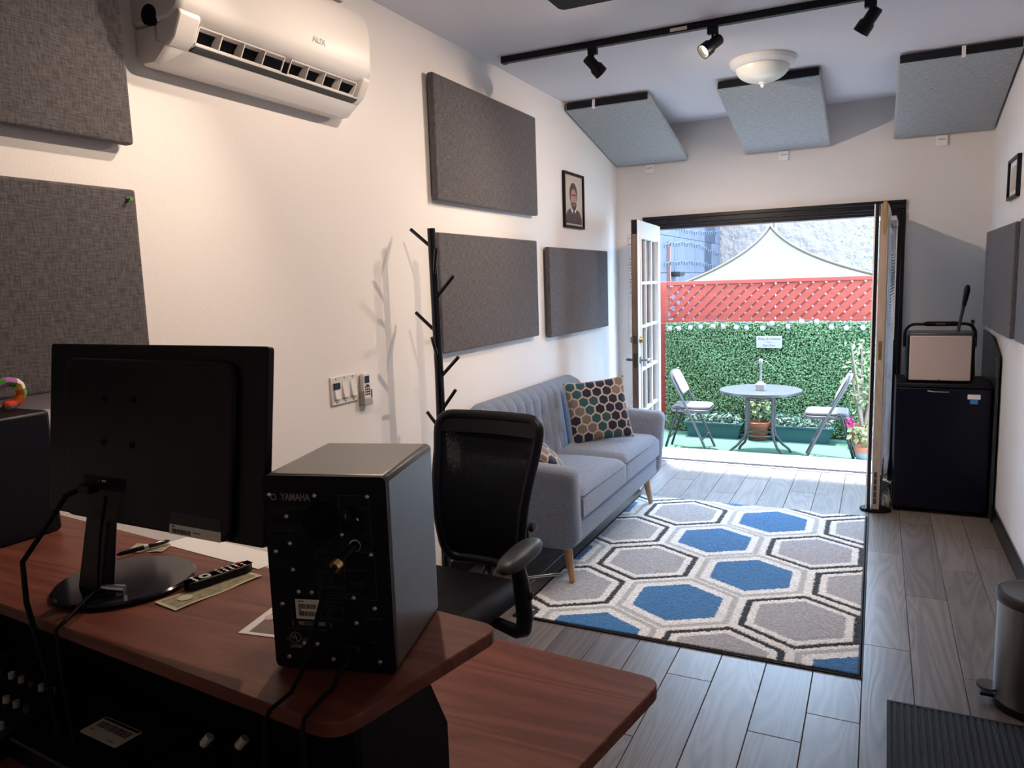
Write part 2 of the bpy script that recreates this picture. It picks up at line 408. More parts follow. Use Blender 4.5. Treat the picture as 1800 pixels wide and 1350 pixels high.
# door casing
CW = .085
def casing_profile(mb, ax, a0, a1, edge, sgn):
    """stepped moulding; ax 'x' runs along x at height edge.., 'z' runs along z"""
    steps = ((0, .020, .016), (.020, .058, .026), (.058, CW, .034))
    for s0, s1, d in steps:
        if ax == 'x': mb.box((a0, YB-d, edge+s0), (a1, YB, edge+s1))
        else: mb.box((min(edge+sgn*s0, edge+sgn*s1), YB-d, a0), (max(edge+sgn*s0, edge+sgn*s1), YB, a1))
    return mb
struct(casing_profile(MB(), 'x', DX0-CW, DX1+CW, DZ, 1).build('trim_1', 'black_trim', bevel=.004), 'black moulded casing above the patio doors', 'trim')
struct(casing_profile(MB(), 'z', 0, DZ, DX0, -1).build('trim_2', 'black_trim', bevel=.004), 'black door casing behind the sofa end', 'trim')
struct(casing_profile(MB(), 'z', 0, DZ, DX1, 1).build('trim_3', 'black_trim', bevel=.004), 'black door casing beside the fridge', 'trim')
jm = MB().box((DX0-.001, YB, 0), (DX0+.02, YB+.14, DZ)).box((DX1-.02, YB, 0), (DX1+.001, YB+.14, DZ)).box((DX0, YB, DZ-.02), (DX1, YB+.14, DZ+.001))
struct(jm.build('trim_4', 'black_trim'), 'black jamb lining the doorway', 'trim')
sl = struct(MB().box((DX0-.1, YB+.06, -.06), (DX1+.1, YB+.16, .012)).build('trim_5', 'white_paint', bevel=.004), 'white metal door threshold', 'trim')
MB().box((DX0+.02, YB+.075, .012), (DX1-.02, YB+.083, .020)).build('track_rail', 'dark_grey', sl)
MB().box((DX0+.02, YB+.115, .012), (DX1-.02, YB+.122, .018)).build('track_rail', 'dark_grey', sl)

# ------------------------------------------------------------------ French doors (hinge at origin, leaf along +X)
def french_door(name, loc, ang, label, blind_side, edge_mat, W=.90):
    root = bpy.data.objects.new(name, None); COL.objects.link(root); root.location = loc; root.rotation_euler = (0,0,ang)
    struct(root, label, 'door')
    T, Hh, z0 = .045, 2.0, .025
    st, tr, br = .115, .13, .24
    for x0 in (0, W-st): MB().box((x0, -T/2, z0), (x0+st, T/2, z0+Hh)).build('stile', 'white_paint', root, bevel=.002)
    MB().box((st, -T/2, z0), (W-st, T/2, z0+br)).build('bottom_rail', 'white_paint', root)
    MB().box((st, -T/2, z0+Hh-tr), (W-st, T/2, z0+Hh)).build('top_rail', 'white_paint', root)
    gx0, gx1, gz0, gz1 = st, W-st, z0+br, z0+Hh-tr
    fr = MB()
    for s in (-1, 1):
        ya, yb = (T/2, T/2+.008) if s > 0 else (-T/2-.008, -T/2)
        fr.box((gx0-.028, ya, gz0-.028), (gx0, yb, gz1+.028)).box((gx1, ya, gz0-.028), (gx1+.028, yb, gz1+.028))
        fr.box((gx0, ya, gz0-.028), (gx1, yb, gz0)).box((gx0, ya, gz1), (gx1, yb, gz1+.028))
    fr.build('lite_frame', 'white_paint', root, bevel=.003)
    cw, rh = (gx1-gx0)/3, (gz1-gz0)/5
    for i in (1, 2): MB().box((gx0+i*cw-.011, -.018, gz0), (gx0+i*cw+.011, .018, gz1)).build('muntin', 'white_paint', root, bevel=.004)
    for j in range(1, 5):
        for i in range(3): MB().box((gx0+i*cw+.011, -.018, gz0+j*rh-.011), (gx0+(i+1)*cw-.011, .018, gz0+j*rh+.011)).build('muntin', 'white_paint', root, bevel=.004)
    pm = MB().box((-cw/2+.008, -.002, -rh/2+.008), (cw/2-.008, .002, rh/2-.008)).mesh('pane'); pm.materials.append(M_('glass'))
    for i in range(3):
        for j in range(5):
            p = bpy.data.objects.new('pane', pm); COL.objects.link(p); p.parent = root; p.location = (gx0+(i+.5)*cw, 0, gz0+(j+.5)*rh)
    e = MB().box((W, -T/2, z0), (W+.003, T/2, z0+Hh)).build('edge_strip', edge_mat, root); e['label'] = 'bare wooden edge of the door leaf'
    return root, W, T, z0, Hh
# left leaf
a0, a1 = Vector((-1.668, 6.235)), Vector((-1.597, 5.325))
angL = math.atan2((a1-a0).y, (a1-a0).x)
dl, W, T, z0, Hh = french_door('door_1', (a0.x, a0.y, 0), angL, 'white glazed door leaf swung open behind the sofa', -1, 'brown_edge')
def lever(parent, x, z, s):
    h = MB().cyl((x, s*T/2, z), (x, s*(T/2+.008), z), .027, n=20).build('rose', 'steel', parent, smooth=40)
    MB().tube([(x, s*(T/2+.008), z), (x, s*(T/2+.05), z), (x-.02, s*(T/2+.058), z), (x-.11, s*(T/2+.058), z-.004)], [.009,.009,.009,.007], 10).build('lever', 'steel', parent, smooth=50)
for s in (-1, 1):
    lever(dl, W-.06, 1.005, s)
    MB().cyl((W-.06, s*T/2, 1.155), (W-.06, s*(T/2+.022), 1.155), .026, .022, n=20).build('deadbolt', 'brass', dl, smooth=40)
MB().box((W+.003, -.012, .95), (W+.0045, .012, 1.06)).box((W+.003, -.012, 1.13), (W+.0045, .012, 1.19)).build('latch_plate', 'dark_grey', dl)
MB().box((W-.002, -.014, z0+Hh-.10), (W+.006, .020, z0+Hh-.004)).build('flush_bolt', 'black_satin', dl)
for z in (.25, 1.0, 1.8): MB().cyl((-.004, -T/2-.006, z), (-.004, -T/2-.006, z+.1), .007, n=10).build('hinge', 'steel', dl, smooth=40)
# right leaf
b0, b1 = Vector((.048, 6.315)), Vector((.018, 5.42))
angR = math.atan2((b1-b0).y, (b1-b0).x)
dr, *_ = french_door('door_2', (b0.x, b0.y, 0), angR, 'white glazed door leaf swung open beside the fridge, seen edge on', 1, 'edge_wood')
# local +Y of right leaf points to +x (world)?  leaf dir (-y): local y = +x
MB().box((W-.03, -T/2-.028, z0), (W+.004, -T/2-.008, z0+Hh)).build('astragal', 'black_trim', dr)
MB().box((W-.05, -T/2-.036, z0), (W+.006, -T/2-.028, z0+Hh)).build('astragal_face', 'white_paint', dr)
fb = MB().box((W+.003, -.008, z0+Hh-.16), (W+.007, .014, z0+Hh+.012)).box((W+.007, -.004, z0+Hh-.13), (W+.011, .010, z0+Hh-.1)).box((W+.007, -.004, z0+Hh-.07), (W+.011, .010, z0+Hh-.02)).box((W+.007, -.004, z0+Hh-.19), (W+.009, .006, z0+Hh-.16))
fb.build('flush_bolt', 'brass', dr)
MB().box((W+.003, -.010, 1.03), (W+.005, .010, 1.15)).box((W+.005, -.006, 1.08), (W+.010, .004, 1.11)).build('latch_plate', 'brass', dr)
bb = MB()
for k in range(5): bb.box((W+.003, -.012, .06+k*.045), (W+.006, .006, .098+k*.045))
bb.build('flush_bolt', 'dark_grey', dr)
for z in (.25, 1.0, 1.8): MB().cyl((-.004, T/2+.006, z), (-.004, T/2+.006, z+.1), .007, n=10).build('hinge', 'steel', dr, smooth=40)

# mini blinds hung on the wall side of each leaf
def blind(name, door, ang, side, label, ztop, zbot):
    t = thing(name, label, 'blind', door.location, ang, 'mini blinds on the patio doors')
    yb = side*(T/2+.012)
    c = yb + side*.018
    MB().box((.09, min(yb, yb+side*.034), ztop-.03), (W-.07, max(yb, yb+side*.034), ztop)).build('head_rail', 'white_paint', t, bevel=.003)
    MB().box((.10, c-.012, zbot-.02), (W-.08, c+.012, zbot)).build('bottom_rail', 'white_paint', t, bevel=.003)
    sl = MB(); n = int((ztop-zbot-.05)/.021)
    for k in range(n):
        z = zbot+.012+k*.021
        sl.add([(.10, c-.011, z-.005), (W-.08, c-.011, z-.005), (W-.08, c+.011, z+.005), (.10, c+.011, z+.005),
                (.10, c-.011, z-.0044), (W-.08, c-.011, z-.0044), (W-.08, c+.011, z+.0056), (.10, c+.011, z+.0056)],
               [(3,2,1,0),(4,5,6,7),(0,1,5,4),(1,2,6,5),(2,3,7,6),(3,0,4,7)])
    s = sl.build('slats', 'white_plastic', t); s['kind'] = 'stuff'
    cd_ = MB()
    for x in (.22, W-.2): cd_.cyl((x, c, zbot), (x, c, ztop), .0012, n=5)
    cd_.build('cord', 'white_paint', t)
    MB().cyl((W-.12, c+side*.02, ztop-.03), (W-.12, c+side*.02, ztop-.8), .004, n=8).build('wand', 'white_plastic', t, smooth=50)
    return t
# local +y of left leaf points to +x; wall side is -y.  right leaf: wall side (+x) is +y
blind('mini_blind', dl, angL, -1, 'white mini blind behind the door leaf next to the sofa', 1.93, .35)
blind('mini_blind', dr, angR, 1, 'white mini blind edge on between the door leaf and fridge', 1.95, .22)

# black foot pad under right leaf
t = thing('door_stop', 'black rounded floor stop under the free edge of the open door', 'door stop', (.02, 5.47, 0))
MB().lathe([(.085,0),(.095,.004),(.095,.016),(.088,.02)], 28, sy=.75).build('pad', 'black_rubber', t, smooth=40)
MB().lathe([(.05,.02),(.045,.024)], 20, sy=.6).build('cap', 'black_satin', t, smooth=40)
# crumpled plastic bag on floor between door and fridge
def bagfn(u, v):
    a = 2*PI*u; r = .03+.016*math.sin(PI*min(v*1.15, 1))+.005*math.sin(5*a+9*v)+.004*math.sin(11*a-7*v)
    return ((r*(1-.45*v))*math.cos(a)*.75, 1.5*r*(1-.45*v)*math.sin(a), .13*v)
t = thing('plastic_bag', 'crumpled clear plastic bag between the door edge and fridge', 'bag', (.086, 5.60, 0))
MB().grid(bagfn, 28, 14).build('sack', 'bag', t, smooth=30)
MB().tube([(0,0,.12),(.004,.004,.14),(0,-.004,.155)], [.014,.009,.014], 8).build('knot', 'bag', t, smooth=50)

# ================================================================== ACOUSTIC PANELS
def panel(name, label, size, loc, rot, group, cat='acoustic panel', th=.05):
    """panel: local XY face, +Z faces the room"""
    t = thing(name, label, cat, loc, 0, group, rot)
    sx, sy = size
    MB().box((-sx/2, -sy/2, .014), (sx/2, sy/2, th)).build('fabric_face', 'panel_fabric', t, bevel=.009, seg=3)
    for cx in (-1, 1):
        for cy in (-1, 1): MB().box((cx*(sx/2-.1)-.02, cy*(sy/2-.08)-.02, .002), (cx*(sx/2-.1)+.02, cy*(sy/2-.08)+.02, .014)).build('wall_spacer', 'panel_side', t)
    return t
G = 'grey fabric panels on the long wall'
RL = (PI/2, 0, PI/2)      # local X->+y, Y->+z, Z->+x
panel('acoustic_panel', 'grey fabric panel in the top corner beside the air conditioner', (1.22,.615), (XL, .978, 2.35), RL, G)
pB = panel('acoustic_panel', 'grey fabric panel behind the monitor with a green pin', (1.22,.565), (XL, .967, 1.63), RL, G)
panel('acoustic_panel', 'upper grey fabric panel above the coat rack, nearest the ceiling', (1.24,.615), (XL, 3.925, 2.335), RL, G)
panel('acoustic_panel', 'grey fabric panel directly behind the black coat rack', (1.22,.615), (XL, 3.905, 1.56), RL, G)
panel('acoustic_panel', 'grey fabric panel over the sofa, under the framed portrait', (1.22,.61), (XL, 5.32, 1.53), RL, G)
RR = (PI/2, 0, -PI/2)     # Z->-x
G = 'grey fabric panels on the fridge side wall'
panel('acoustic_panel', 'grey fabric panel on the wall above the fridge', (1.21,.63), (XR, 5.46, 1.525), RR, G)
panel('acoustic_panel', 'grey fabric panel cut by the photo edge, next to the one above the fridge', (1.21,.63), (XR, 4.09, 1.53), RR, G)
# push pin
t = thing('push_pin', 'green push pin in the corner of the grey panel', 'push pin', (XL+.0505, 1.547, 1.883), 0, None, (0, PI/2, 0))
MB().lathe([(.006,0),(.0065,.002),(.0035,.004),(.003,.011),(.006,.013),(.006,.016)], 12).build('head', 'toy_green', t, smooth=40)
MB().cyl((0,0,-.008), (0,0,.001), .0006, n=6).build('needle', 'steel', t)
# slanted ceiling panels
yT, zT, yb_, zb_ = 5.15, ZC-.002, 6.30, 2.553
sl_len = 1.22; slope = math.atan2(zT-.055-zb_, yb_-yT)
for nm, (x0, x1) in (('left', (-2.035, -1.43)), ('mid', (-.985, -.357)), ('right', (.062, .685))):
    lab = {'left': 'slanted ceiling panel in the corner over the sofa', 'mid': 'slanted ceiling panel behind the glass ceiling light', 'right': 'slanted ceiling panel in the corner over the fridge'}[nm]
    t = thing('ceiling_panel', lab, 'acoustic panel', ((x0+x1)/2, yT, zT-.058), 0, 'slanted panels between ceiling and end wall', (-slope, 0, 0))
    hw = (x1-x0)/2
    MB().box((-hw, 0, 0), (hw, sl_len-.03, .05)).build('fabric_face', 'panel_fabric_lit', t, bevel=.012, seg=3)
    MB().box((-hw+.01, -.004, .004), (hw-.01, .006, .052)).build('edge_cover', 'edge_dark', t, bevel=.003)
    px = 0 if nm == 'mid' else (-.09 if nm == 'left' else .02)
    if nm != 'mid':
        br = MB().box((px-.010, -.0075, -.004), (px+.010, -.0045, .054)).box((px-.010, -.006, -.006), (px+.010, .012, -.001))
        br.build('strap_bracket', 'clip_white', t)
    cl = thing('wall_clip', {'left': 'white square wall clip under the slanted panel over the sofa', 'mid': 'white square wall clip under the middle slanted panel', 'right': 'white square wall clip under the slanted panel over the fridge'}[nm],
               'wall clip', ({'left': -1.76, 'mid': -.695, 'right': .375}[nm], YB, 2.515), 0, 'wall clips under the slanted panels')
    MB().box((-.038, -.020, -.042), (.038, -.001, .036)).build('plate', 'clip_white', cl, bevel=.008, seg=3)
    MB().box((-.024, -.022, .0), (.024, -.020, .006)).build('slot', 'grey_plastic', cl)
# flat dark cloud panel nearest the camera
t = thing('ceiling_cloud', 'dark flat ceiling panel at the top edge of the picture', 'acoustic panel', (-.694, 2.965, ZC-.072))
MB().prism(rounded([(-.61,-.305),(.61,-.305),(.61,.305),(-.61,.305)], .04), 0, .05).build('fabric_face', 'edge_dark', t, bevel=.008)
for sx in (-.4, .4):
    for sy in (-.2, .2): MB().cyl((sx, sy, .05), (sx, sy, .072), .012, n=10).build('standoff', 'black_satin', t)

# ================================================================== TRACK LIGHTS
def spot(parent, loc, d, watt, size, blend=.7, rad=.02):
    l = bpy.data.lights.new('spot', 'SPOT'); l.energy = watt; l.color = WARM; l.spot_size = math.radians(size); l.spot_blend = blend; l.shadow_soft_size = rad
    o = bpy.data.objects.new('spot_light', l); COL.objects.link(o); o.parent = parent
    o.location = loc; o.rotation_euler = Vector(d).to_track_quat('-Z', 'Y').to_euler(); return o
def head(parent, x, y, d, watt, size, zdrop=.115):
    """track head: adapter, stem, can (> face).  parent sits at the ceiling"""
    d = Vector(d).normalized(); piv = Vector((x, y, -zdrop))
    MB().box((x-.026, y-.014, -.068), (x+.026, y+.014, -.034)).build('adapter', 'black_satin', parent, bevel=.003)
    MB().cyl((x, y, -.068), (x, y, -zdrop+.012), .0075, n=10).build('stem', 'black_satin', parent, smooth=40)
    q = d.to_track_quat('Z', 'Y').to_matrix().to_3x3()
    b = piv - d*.05
    can = MB().lathe([(.0005,0),(.024,.0),(.028,.006),(.028,.062),(.036,.074),(.037,.118),(.033,.118),(.031,.090),(.0005,.088)], 24, tuple(b), M=q).build('can', 'black_satin', parent, smooth=35)
    MB().lathe([(.0005,.090),(.0305,.091),(.0305,.095),(.0005,.097)], 20, tuple(b), M=q).build('lamp_face', 'lamp_face', can, smooth=50)
    spot(parent, b + d*.125, d, watt, size)
tr = thing('track_light', 'black ceiling track rail with three pivoting spotlights', 'track light', (0, 3.97, ZC))
MB().box((-1.935, -.018, -.034), (.45, .018, 0)).build('rail', 'black_satin', tr, bevel=.003)
MB().box((-1.94, -.02, -.036), (-1.915, .02, 0)).build('end_cap', 'black_satin', tr)
MB().box((-.985, -.0195, -.028), (-.90, -.018, -.012)).build('rating_label', 'sticker', tr)
head(tr, -1.404, 0, (.50, .50, -.64), SPOT_W['a'], 125)
head(tr, -.776, 0, (-.58, -.56, -.58), SPOT_W['b'], 112)
head(tr, -.071, 0, (-.55, .25, -.72), SPOT_W['c'], 130)
# second track over the desk (above the frame)
tr2 = thing('track_light', 'second black ceiling track with spotlights above the picture, over the desk', 'track light', (0, 2.15, ZC))
MB().box((-1.6, -.018, -.034), (.45, .018, 0)).build('rail', 'black_satin', tr2, bevel=.003)
head(tr2, -.75, .0, (-.62, .10, -.78), SPOT_W['d'], 130)
head(tr2, -1.42, .0, (.12, -.62, -.76), SPOT_W['e'], 130)

# dome light
t = thing('ceiling_light', 'flush ceiling light with frosted glass bowl and white rim', 'ceiling light', (-.655, 4.83, ZC))
MB().lathe([(.150,0),(.187,0),(.190,-.008),(.180,-.018),(.184,-.026),(.172,-.036),(.160,-.042),(.150,-.045),(.0005,-.045)], 48).build('canopy_ring', 'white_paint', t, smooth=35)
pf = [(.152*math.cos(a), -.046-.085*math.sin(a)) for a in [PI/2*i/12 for i in range(13)]]
MB().lathe([(max(r,.0005), z) for r, z in pf], 48).build('glass_bowl', 'frosted', t, smooth=60)
MB().lathe([(.0005,-.128),(.020,-.130),(.022,-.136),(.010,-.142),(.012,-.150),(.006,-.158),(.0005,-.160)], 16).build('finial', 'white_paint', t, smooth=40)

# ================================================================== AIR CONDITIONER
AY0, AY1 = 1.66, 2.59
t = thing('air_conditioner', 'white wall-mounted split air conditioner with open louvre', 'air conditioner', (XL, 0, 0))
ML = Matrix(((1,0,0),(0,0,1),(0,1,0)))   # (d,z,y) -> (d,y,z)
prof = [(.004,2.69),(.13,2.69),(.175,2.672),(.200,2.63),(.208,2.56),(.205,2.455),(.192,2.425)]
low = [(.192,2.425),(.12,2.392),(.10,2.352),(.120,2.330),(.085,2.318),(.03,2.335),(.004,2.37)]
def ends_round(mb, poly, y0, y1):
    n = len(poly); cx = sum(p[0] for p in poly)/n; cz = sum(p[1] for p in poly)/n
    rings = [(y0, .90), (y0+.008, .965), (y0+.022, 1.0), (y1-.022, 1.0), (y1-.008, .965), (y1, .90)]
    vs = []
    for y, s in rings:
        for d, z in poly: vs.append(((max(.003, cx+(d-cx)*s) if d > .01 else d), y, cz+(z-cz)*s))
    fs = [(i*n+j, i*n+(j+1)%n, (i+1)*n+(j+1)%n, (i+1)*n+j) for i in range(len(rings)-1) for j in range(n)]
    fs += [tuple(range(n)), tuple(range((len(rings)-1)*n, len(rings)*n))]
    return mb.add(vs, fs)
body = prof + [(.150,2.400),(.004,2.40)]
ends_round(MB(), body, AY0, AY1).build('front_cover', 'white_plastic', t, smooth=35)
chin = [(.004,2.40),(.085,2.400),(.088,2.352),(.132,2.338),(.128,2.328),(.075,2.288),(.02,2.290),(.004,2.315)]
ends_round(MB(), chin, AY0+.004, AY1-.004).build('base_chassis', 'white_plastic', t, smooth=35)
# end cheeks either side of the outlet
for ya, yb in ((AY0+.006, AY0+.085), (AY1-.045, AY1-.006)):
    MB().prism([(.086,2.350),(.128,2.330),(.160,2.352),(.196,2.415),(.190,2.43),(.09,2.402)], ya, yb, ML.to_4x4()).build('end_cheek', 'white_plastic', t, bevel=.006)
MB().prism([(.088,2.354),(.092,2.354),(.145,2.403),(.150,2.412),(.088,2.402)], AY0+.085, AY1-.045, ML.to_4x4()).build('outlet_cavity', 'black_rubber', t)
MB().prism([(.120,2.336),(.158,2.346),(.161,2.351),(.157,2.353),(.118,2.343)], AY0+.088, AY1-.048, ML.to_4x4()).build('louvre_flap', 'white_plastic', t, bevel=.001)
MB().prism([(.120,2.331),(.156,2.341),(.158,2.346),(.120,2.336)], AY0+.088, AY1-.048, ML.to_4x4()).build('flap_seal', 'dark_grey', t)
A_, B_ = Vector((.148,2.356)), Vector((.178,2.410)); ax_ = (B_-A_).normalized(); nx_ = Vector((-ax_.y, ax_.x))
def bar(mb, u0, u1, y0, y1, th=.004):
    p = [A_+ax_*u0, A_+ax_*u1]; q = [p[0], p[1], p[1]+nx_*th, p[0]+nx_*th]
    return mb.prism([(v.x, v.y) for v in q], y0, y1, ML.to_4x4())
LH = (B_-A_).length; span = (AY1-.052)-(AY0+.095)
for g in range(2):
    s0 = AY0+.095+g*(span/2+.010); s1 = s0+span/2-.020
    fr = MB(); bar(fr, 0, .004, s0, s1); bar(fr, LH-.012, LH-.008, s0, s1); bar(fr, 0, LH-.008, s0, s0+.004); bar(fr, 0, LH-.008, s1-.004, s1)
    fr.build('vane_frame', 'white_plastic', t)
    for k in range(1, 4):
        y = s0+k*(s1-s0)/4
        bar(MB(), 0, LH-.008, y-.002, y+.002, .034).build('vane', 'white_plastic', t)
MB().cyl((.075, AY0-.004, 2.425), (.075, AY0+.012, 2.425), .030, n=24).build('pipe_grommet', 'black_rubber', t, smooth=40)
text_obj('brand_mark', 'AUX', .03, 'grey_plastic', t, (.2068, 2.27, 2.488), (PI/2, 0, PI/2), xs=1.15, bold=.0004)
MB().box((.150, AY0+.10, 2.688), (.172, AY1-.12, 2.6905)).build('top_grille_lip', 'grey_plastic', t)

# ================================================================== WALL PICTURES
def frame(name, label, loc, rot, w_, h_, group=None):
    t = thing(name, label, 'picture', loc, 0, group, rot)
    b = .018
    fm = MB().box((-w_/2,-h_/2,0),(-w_/2+b,h_/2,.022)).box((w_/2-b,-h_/2,0),(w_/2,h_/2,.022)).box((-w_/2+b,-h_/2,0),(w_/2-b,-h_/2+b,.022)).box((-w_/2+b,h_/2-b,0),(w_/2-b,h_/2,.022))
    fm.build('frame', 'black_satin', t, bevel=.002)
    return t
t = frame('framed_portrait', 'black framed print of a bearded man in a cap above the sofa', (XL, 5.29, 2.185), RL, .40, .395)
pw, ph = .364, .359
MB().box((-pw/2,-ph/2,.002),(pw/2,ph/2,.008)).build('print', 'poster_paper', t)
def flat(name, poly, m_, z): return MB().prism(poly, z, z+.0008).build(name, m_, t)
def ell(cx, cy, rx, ry, n=24): return [(cx+rx*math.cos(2*PI*i/n), cy+ry*math.sin(2*PI*i/n)) for i in range(n)]
flat('jacket', [(-.165,-.165),(.165,-.165),(.16,-.12),(.12,-.075),(.06,-.055),(0,-.10),(-.06,-.055),(-.12,-.075),(-.16,-.12)], 'poster_jacket', .008)
flat('collar', [(-.07,-.05),(0,-.115),(.07,-.05),(.05,-.03),(-.05,-.03)], 'paper', .0088)
flat('tie', [(-.022,-.075),(.022,-.075),(.03,-.14),(-.03,-.14)], 'poster_jacket', .0096)
flat('hair', ell(0, .045, .077, .085), 'poster_hair', .0088)
flat('face', ell(0, .01, .062, .075), 'poster_skin', .0096)
flat('beard', [(-.055,-.022),(-.03,-.012),(.03,-.012),(.055,-.022),(.045,-.055),(0,-.078),(-.045,-.055)], 'poster_hair', .0104)
flat('mouth', ell(0, -.028, .022, .006, 12), 'poster_skin', .0112)
flat('brow', [(-.045,.036),(.045,.036),(.045,.046),(-.045,.046)], 'poster_hair', .0104)
text_obj('caption', '- - - - - - - - - - - - -', .018, 'poster_hair', t, (0,.148,.0086), (0,0,0), xs=1.3)
text_obj('caption', '- - - - -', .018, 'poster_hair', t, (0,.128,.0086), (0,0,0))
text_obj('caption', '- - - - - - - -', .016, 'poster_paper', t, (0,-.135,.0106), (0,0,0), xs=1.2)
t = frame('framed_picture', 'small black framed picture on the wall above the fridge panel', (XR, 5.30, 2.11), RR, .36, .235)
MB().box((-.162,-.0995,.002),(.162,.0995,.008)).build('mat_board', 'paper', t)
MB().box((-.13,-.07,.008),(.13,.07,.009)).build('print', 'poster_paper', t)
# switch plate
t = thing('switch_plate', 'white three-gang switch plate with rocker switches', 'light switch', (XL, 2.538, 1.175), 0, None, RL)
MB().box((-.088,-.061,0),(.088,.061,.009)).build('plate', 'white_plastic', t, bevel=.004)
for i, xx in enumerate((-.056, 0, .056)):
    MB().prism([(-.033,.009),(.033,.009),(.033,.010),(-.033,.022)], xx-.0165, xx+.0165, Matrix(((0,0,1),(1,0,0),(0,1,0))).to_4x4()).build('rocker', 'white_plastic', t, bevel=.001)
    for s in (-.05, .05): MB().cyl((xx, s, .009), (xx, s, .0105), .0035, n=10).build('screw', 'steel', t)
MB().box((-.074, .008, .010), (-.038, .034, .018)).build('timer_screen', 'screen_blue', t)
# AC remote in wall holder
t = thing('remote_holder', 'grey wall holder for the white remote beside the switches', 'holder', (XL, 2.668, 1.135), 0, None, RL)
MB().box((-.028,-.045,0),(.028,.045,.006)).box((-.030,-.045,.006),(-.026,.02,.034)).box((.026,-.045,.006),(.030,.02,.034)).box((-.030,-.049,0),(.030,-.045,.034)).box((-.03,-.045,.030),(.03,-.015,.034)).build('cradle', 'grey_plastic', t, bevel=.002)
t = thing('wall_remote', 'white remote with blue screen hanging beside the switches', 'remote control', (XL, 2.668, 1.155), 0, None, (PI/2, 0, PI/2))
MB().prism(rounded([(-.0245,-.058),(.0245,-.058),(.0245,.075),(-.0245,.075)], .012), .008, .029).build('body', 'white_plastic', t, bevel=.003)
MB().box((-.017,.030,.029),(.017,.062,.0296)).build('screen', 'screen_blue', t)
for r in range(4):
    for c in range(3): MB().lathe([(.0045,.0),(.004,.002)], 10, (-.012+c*.012, -.004+.014-r*.011+.004-.0, .029)).build('button', 'dark_grey', t)
MB().box((-.01,.018,.029),(.01,.024,.0305)).build('power_button', 'dark_grey', t)

# ================================================================== RUG
def hexd(dx, dy): return np.maximum(np.abs(dx), np.abs(dx)*.5+np.abs(dy)*.8660254)
def make_rug():
    w_, l_ = 1.53, 2.19; nx, ny = 300, 430
    xs = np.linspace(-w_, 0, nx+1); ys = np.linspace(0, l_, ny+1)
    X, Y = np.meshgrid(xs, ys)
    wx, wy = X-.016, Y+3.10       # near enough world coords for the pattern
    best = np.full(X.shape, 9.); typ = np.zeros(X.shape, int)
    for r in range(-1, 6):
        yc = 3.05+.478*r
        for k in range(-4, 3):
            xc = (-.565+.5675*k) if r % 2 == 0 else (-.28+.5675*k)
            d = hexd(wx-xc, wy-yc); ms = d < best
            if r == 0: blue = (k % 2 == 1)
            elif r % 2 == 0: blue = (k % 2 == 0)
            else: blue = (k % 2 == 1)
            best[ms] = d[ms]; typ[ms] = 1 if blue else 0
    cream = np.array((.72,.72,.71)); grey = np.array((.34,.34,.36)); black = np.array((.006,.007,.011)); blue = np.array((.030,.145,.34)); band = np.array((.42,.43,.43))
    C = np.broadcast_to(cream, X.shape+(3,)).copy()
    b = best + RNG.normal(0, .0022, X.shape)
    g0 = (typ == 0); b1 = (typ == 1)
    C[g0 & (b < .192)] = grey; C[g0 & (b > .227) & (b < .257)] = black
    C[b1 & (b < .200)] = blue; C[b1 & (b > .243) & (b < .272)] = band
    inner = np.minimum.reduce([X+w_, -X, Y, l_-Y])
    C[inner < .012] = black*1.5
    C *= RNG.normal(1, .16, X.shape)[..., None].clip(.6, 1.5)
    Z = .012 + RNG.normal(0, .0011, X.shape) - .004*(C.sum(-1) < .1)
    Z[inner < .006] = .006
    v = np.stack([X, Y, Z], -1).reshape(-1, 3)
    i = np.arange(nx)[None]+np.arange(ny)[:, None]*(nx+1)
    f = np.stack([i, i+1, i+nx+2, i+nx+1], -1).reshape(-1, 4)
    me = bpy.data.meshes.new('rug_pile'); me.from_pydata(v.tolist(), [], f.tolist()); me.update()
    at = me.color_attributes.new('col', 'FLOAT_COLOR', 'POINT')
    at.data.foreach_set('color', np.concatenate([C.reshape(-1, 3), np.ones((C.size//3, 1))], 1).astype(np.float32).ravel())
    me.materials.append(M_('rug_pile'))
    t = thing('area_rug', 'pale rug with blue and grey hexagons outlined in black', 'rug', (-.019, 3.098, 0.0), math.radians(.2))
    link('pile', me, None, t, smooth=60)
    MB().box((-w_-.004, -.004, .0008), (.004, l_+.004, .006)).build('binding', 'black_rubber', t)
make_rug()

# ================================================================== SOFA
t = thing('sofa', 'grey two-seat sofa with tufted back and tapered wooden legs', 'sofa', (0, 4.32, 0))
SY = .905
def sbox(name, lo, hi, r, sub=2, taper=None):
    """soft box: subdivided with rounded corners"""
    mb = MB(); x0,y0,z0 = lo; x1,y1,z1 = hi
    me = MB().box(lo, hi).mesh(name); b = bmesh.new(); b.from_mesh(me)
    bmesh.ops.bevel(b, geom=list(b.edges), offset=r, segments=4, profile=.6, affect='EDGES')
    if taper:
        for v in b.verts: taper(v.co)
    bmesh.ops.recalc_face_normals(b, faces=b.faces); b.to_mesh(me); b.free()
    return link(name, me, 'sofa_fabric', t, smooth=50)
sbox('seat_base', (-1.99, -SY+.05, .225), (-1.375, SY-.05, .375), .03)
for s in (-1, 1):
    def tp(c, s=s):
        if c.z > .5: c.z += .02*(c.x+1.7)/-.35*0 ; c.y += s*.025*(c.z-.45)/.2
        if c.z < .3 and c.x > -1.6: c.x -= .05*(.3-c.z)/.1
        if c.z < .3: c.y -= s*.03
        if c.x < -1.75: c.z += .03*(c.z > .5)
    y0, y1 = (SY-.135, SY) if s > 0 else (-SY, -SY+.135)
    sbox('arm', (-2.0, y0, .215), (-1.345, y1, .665), .058, taper=tp)
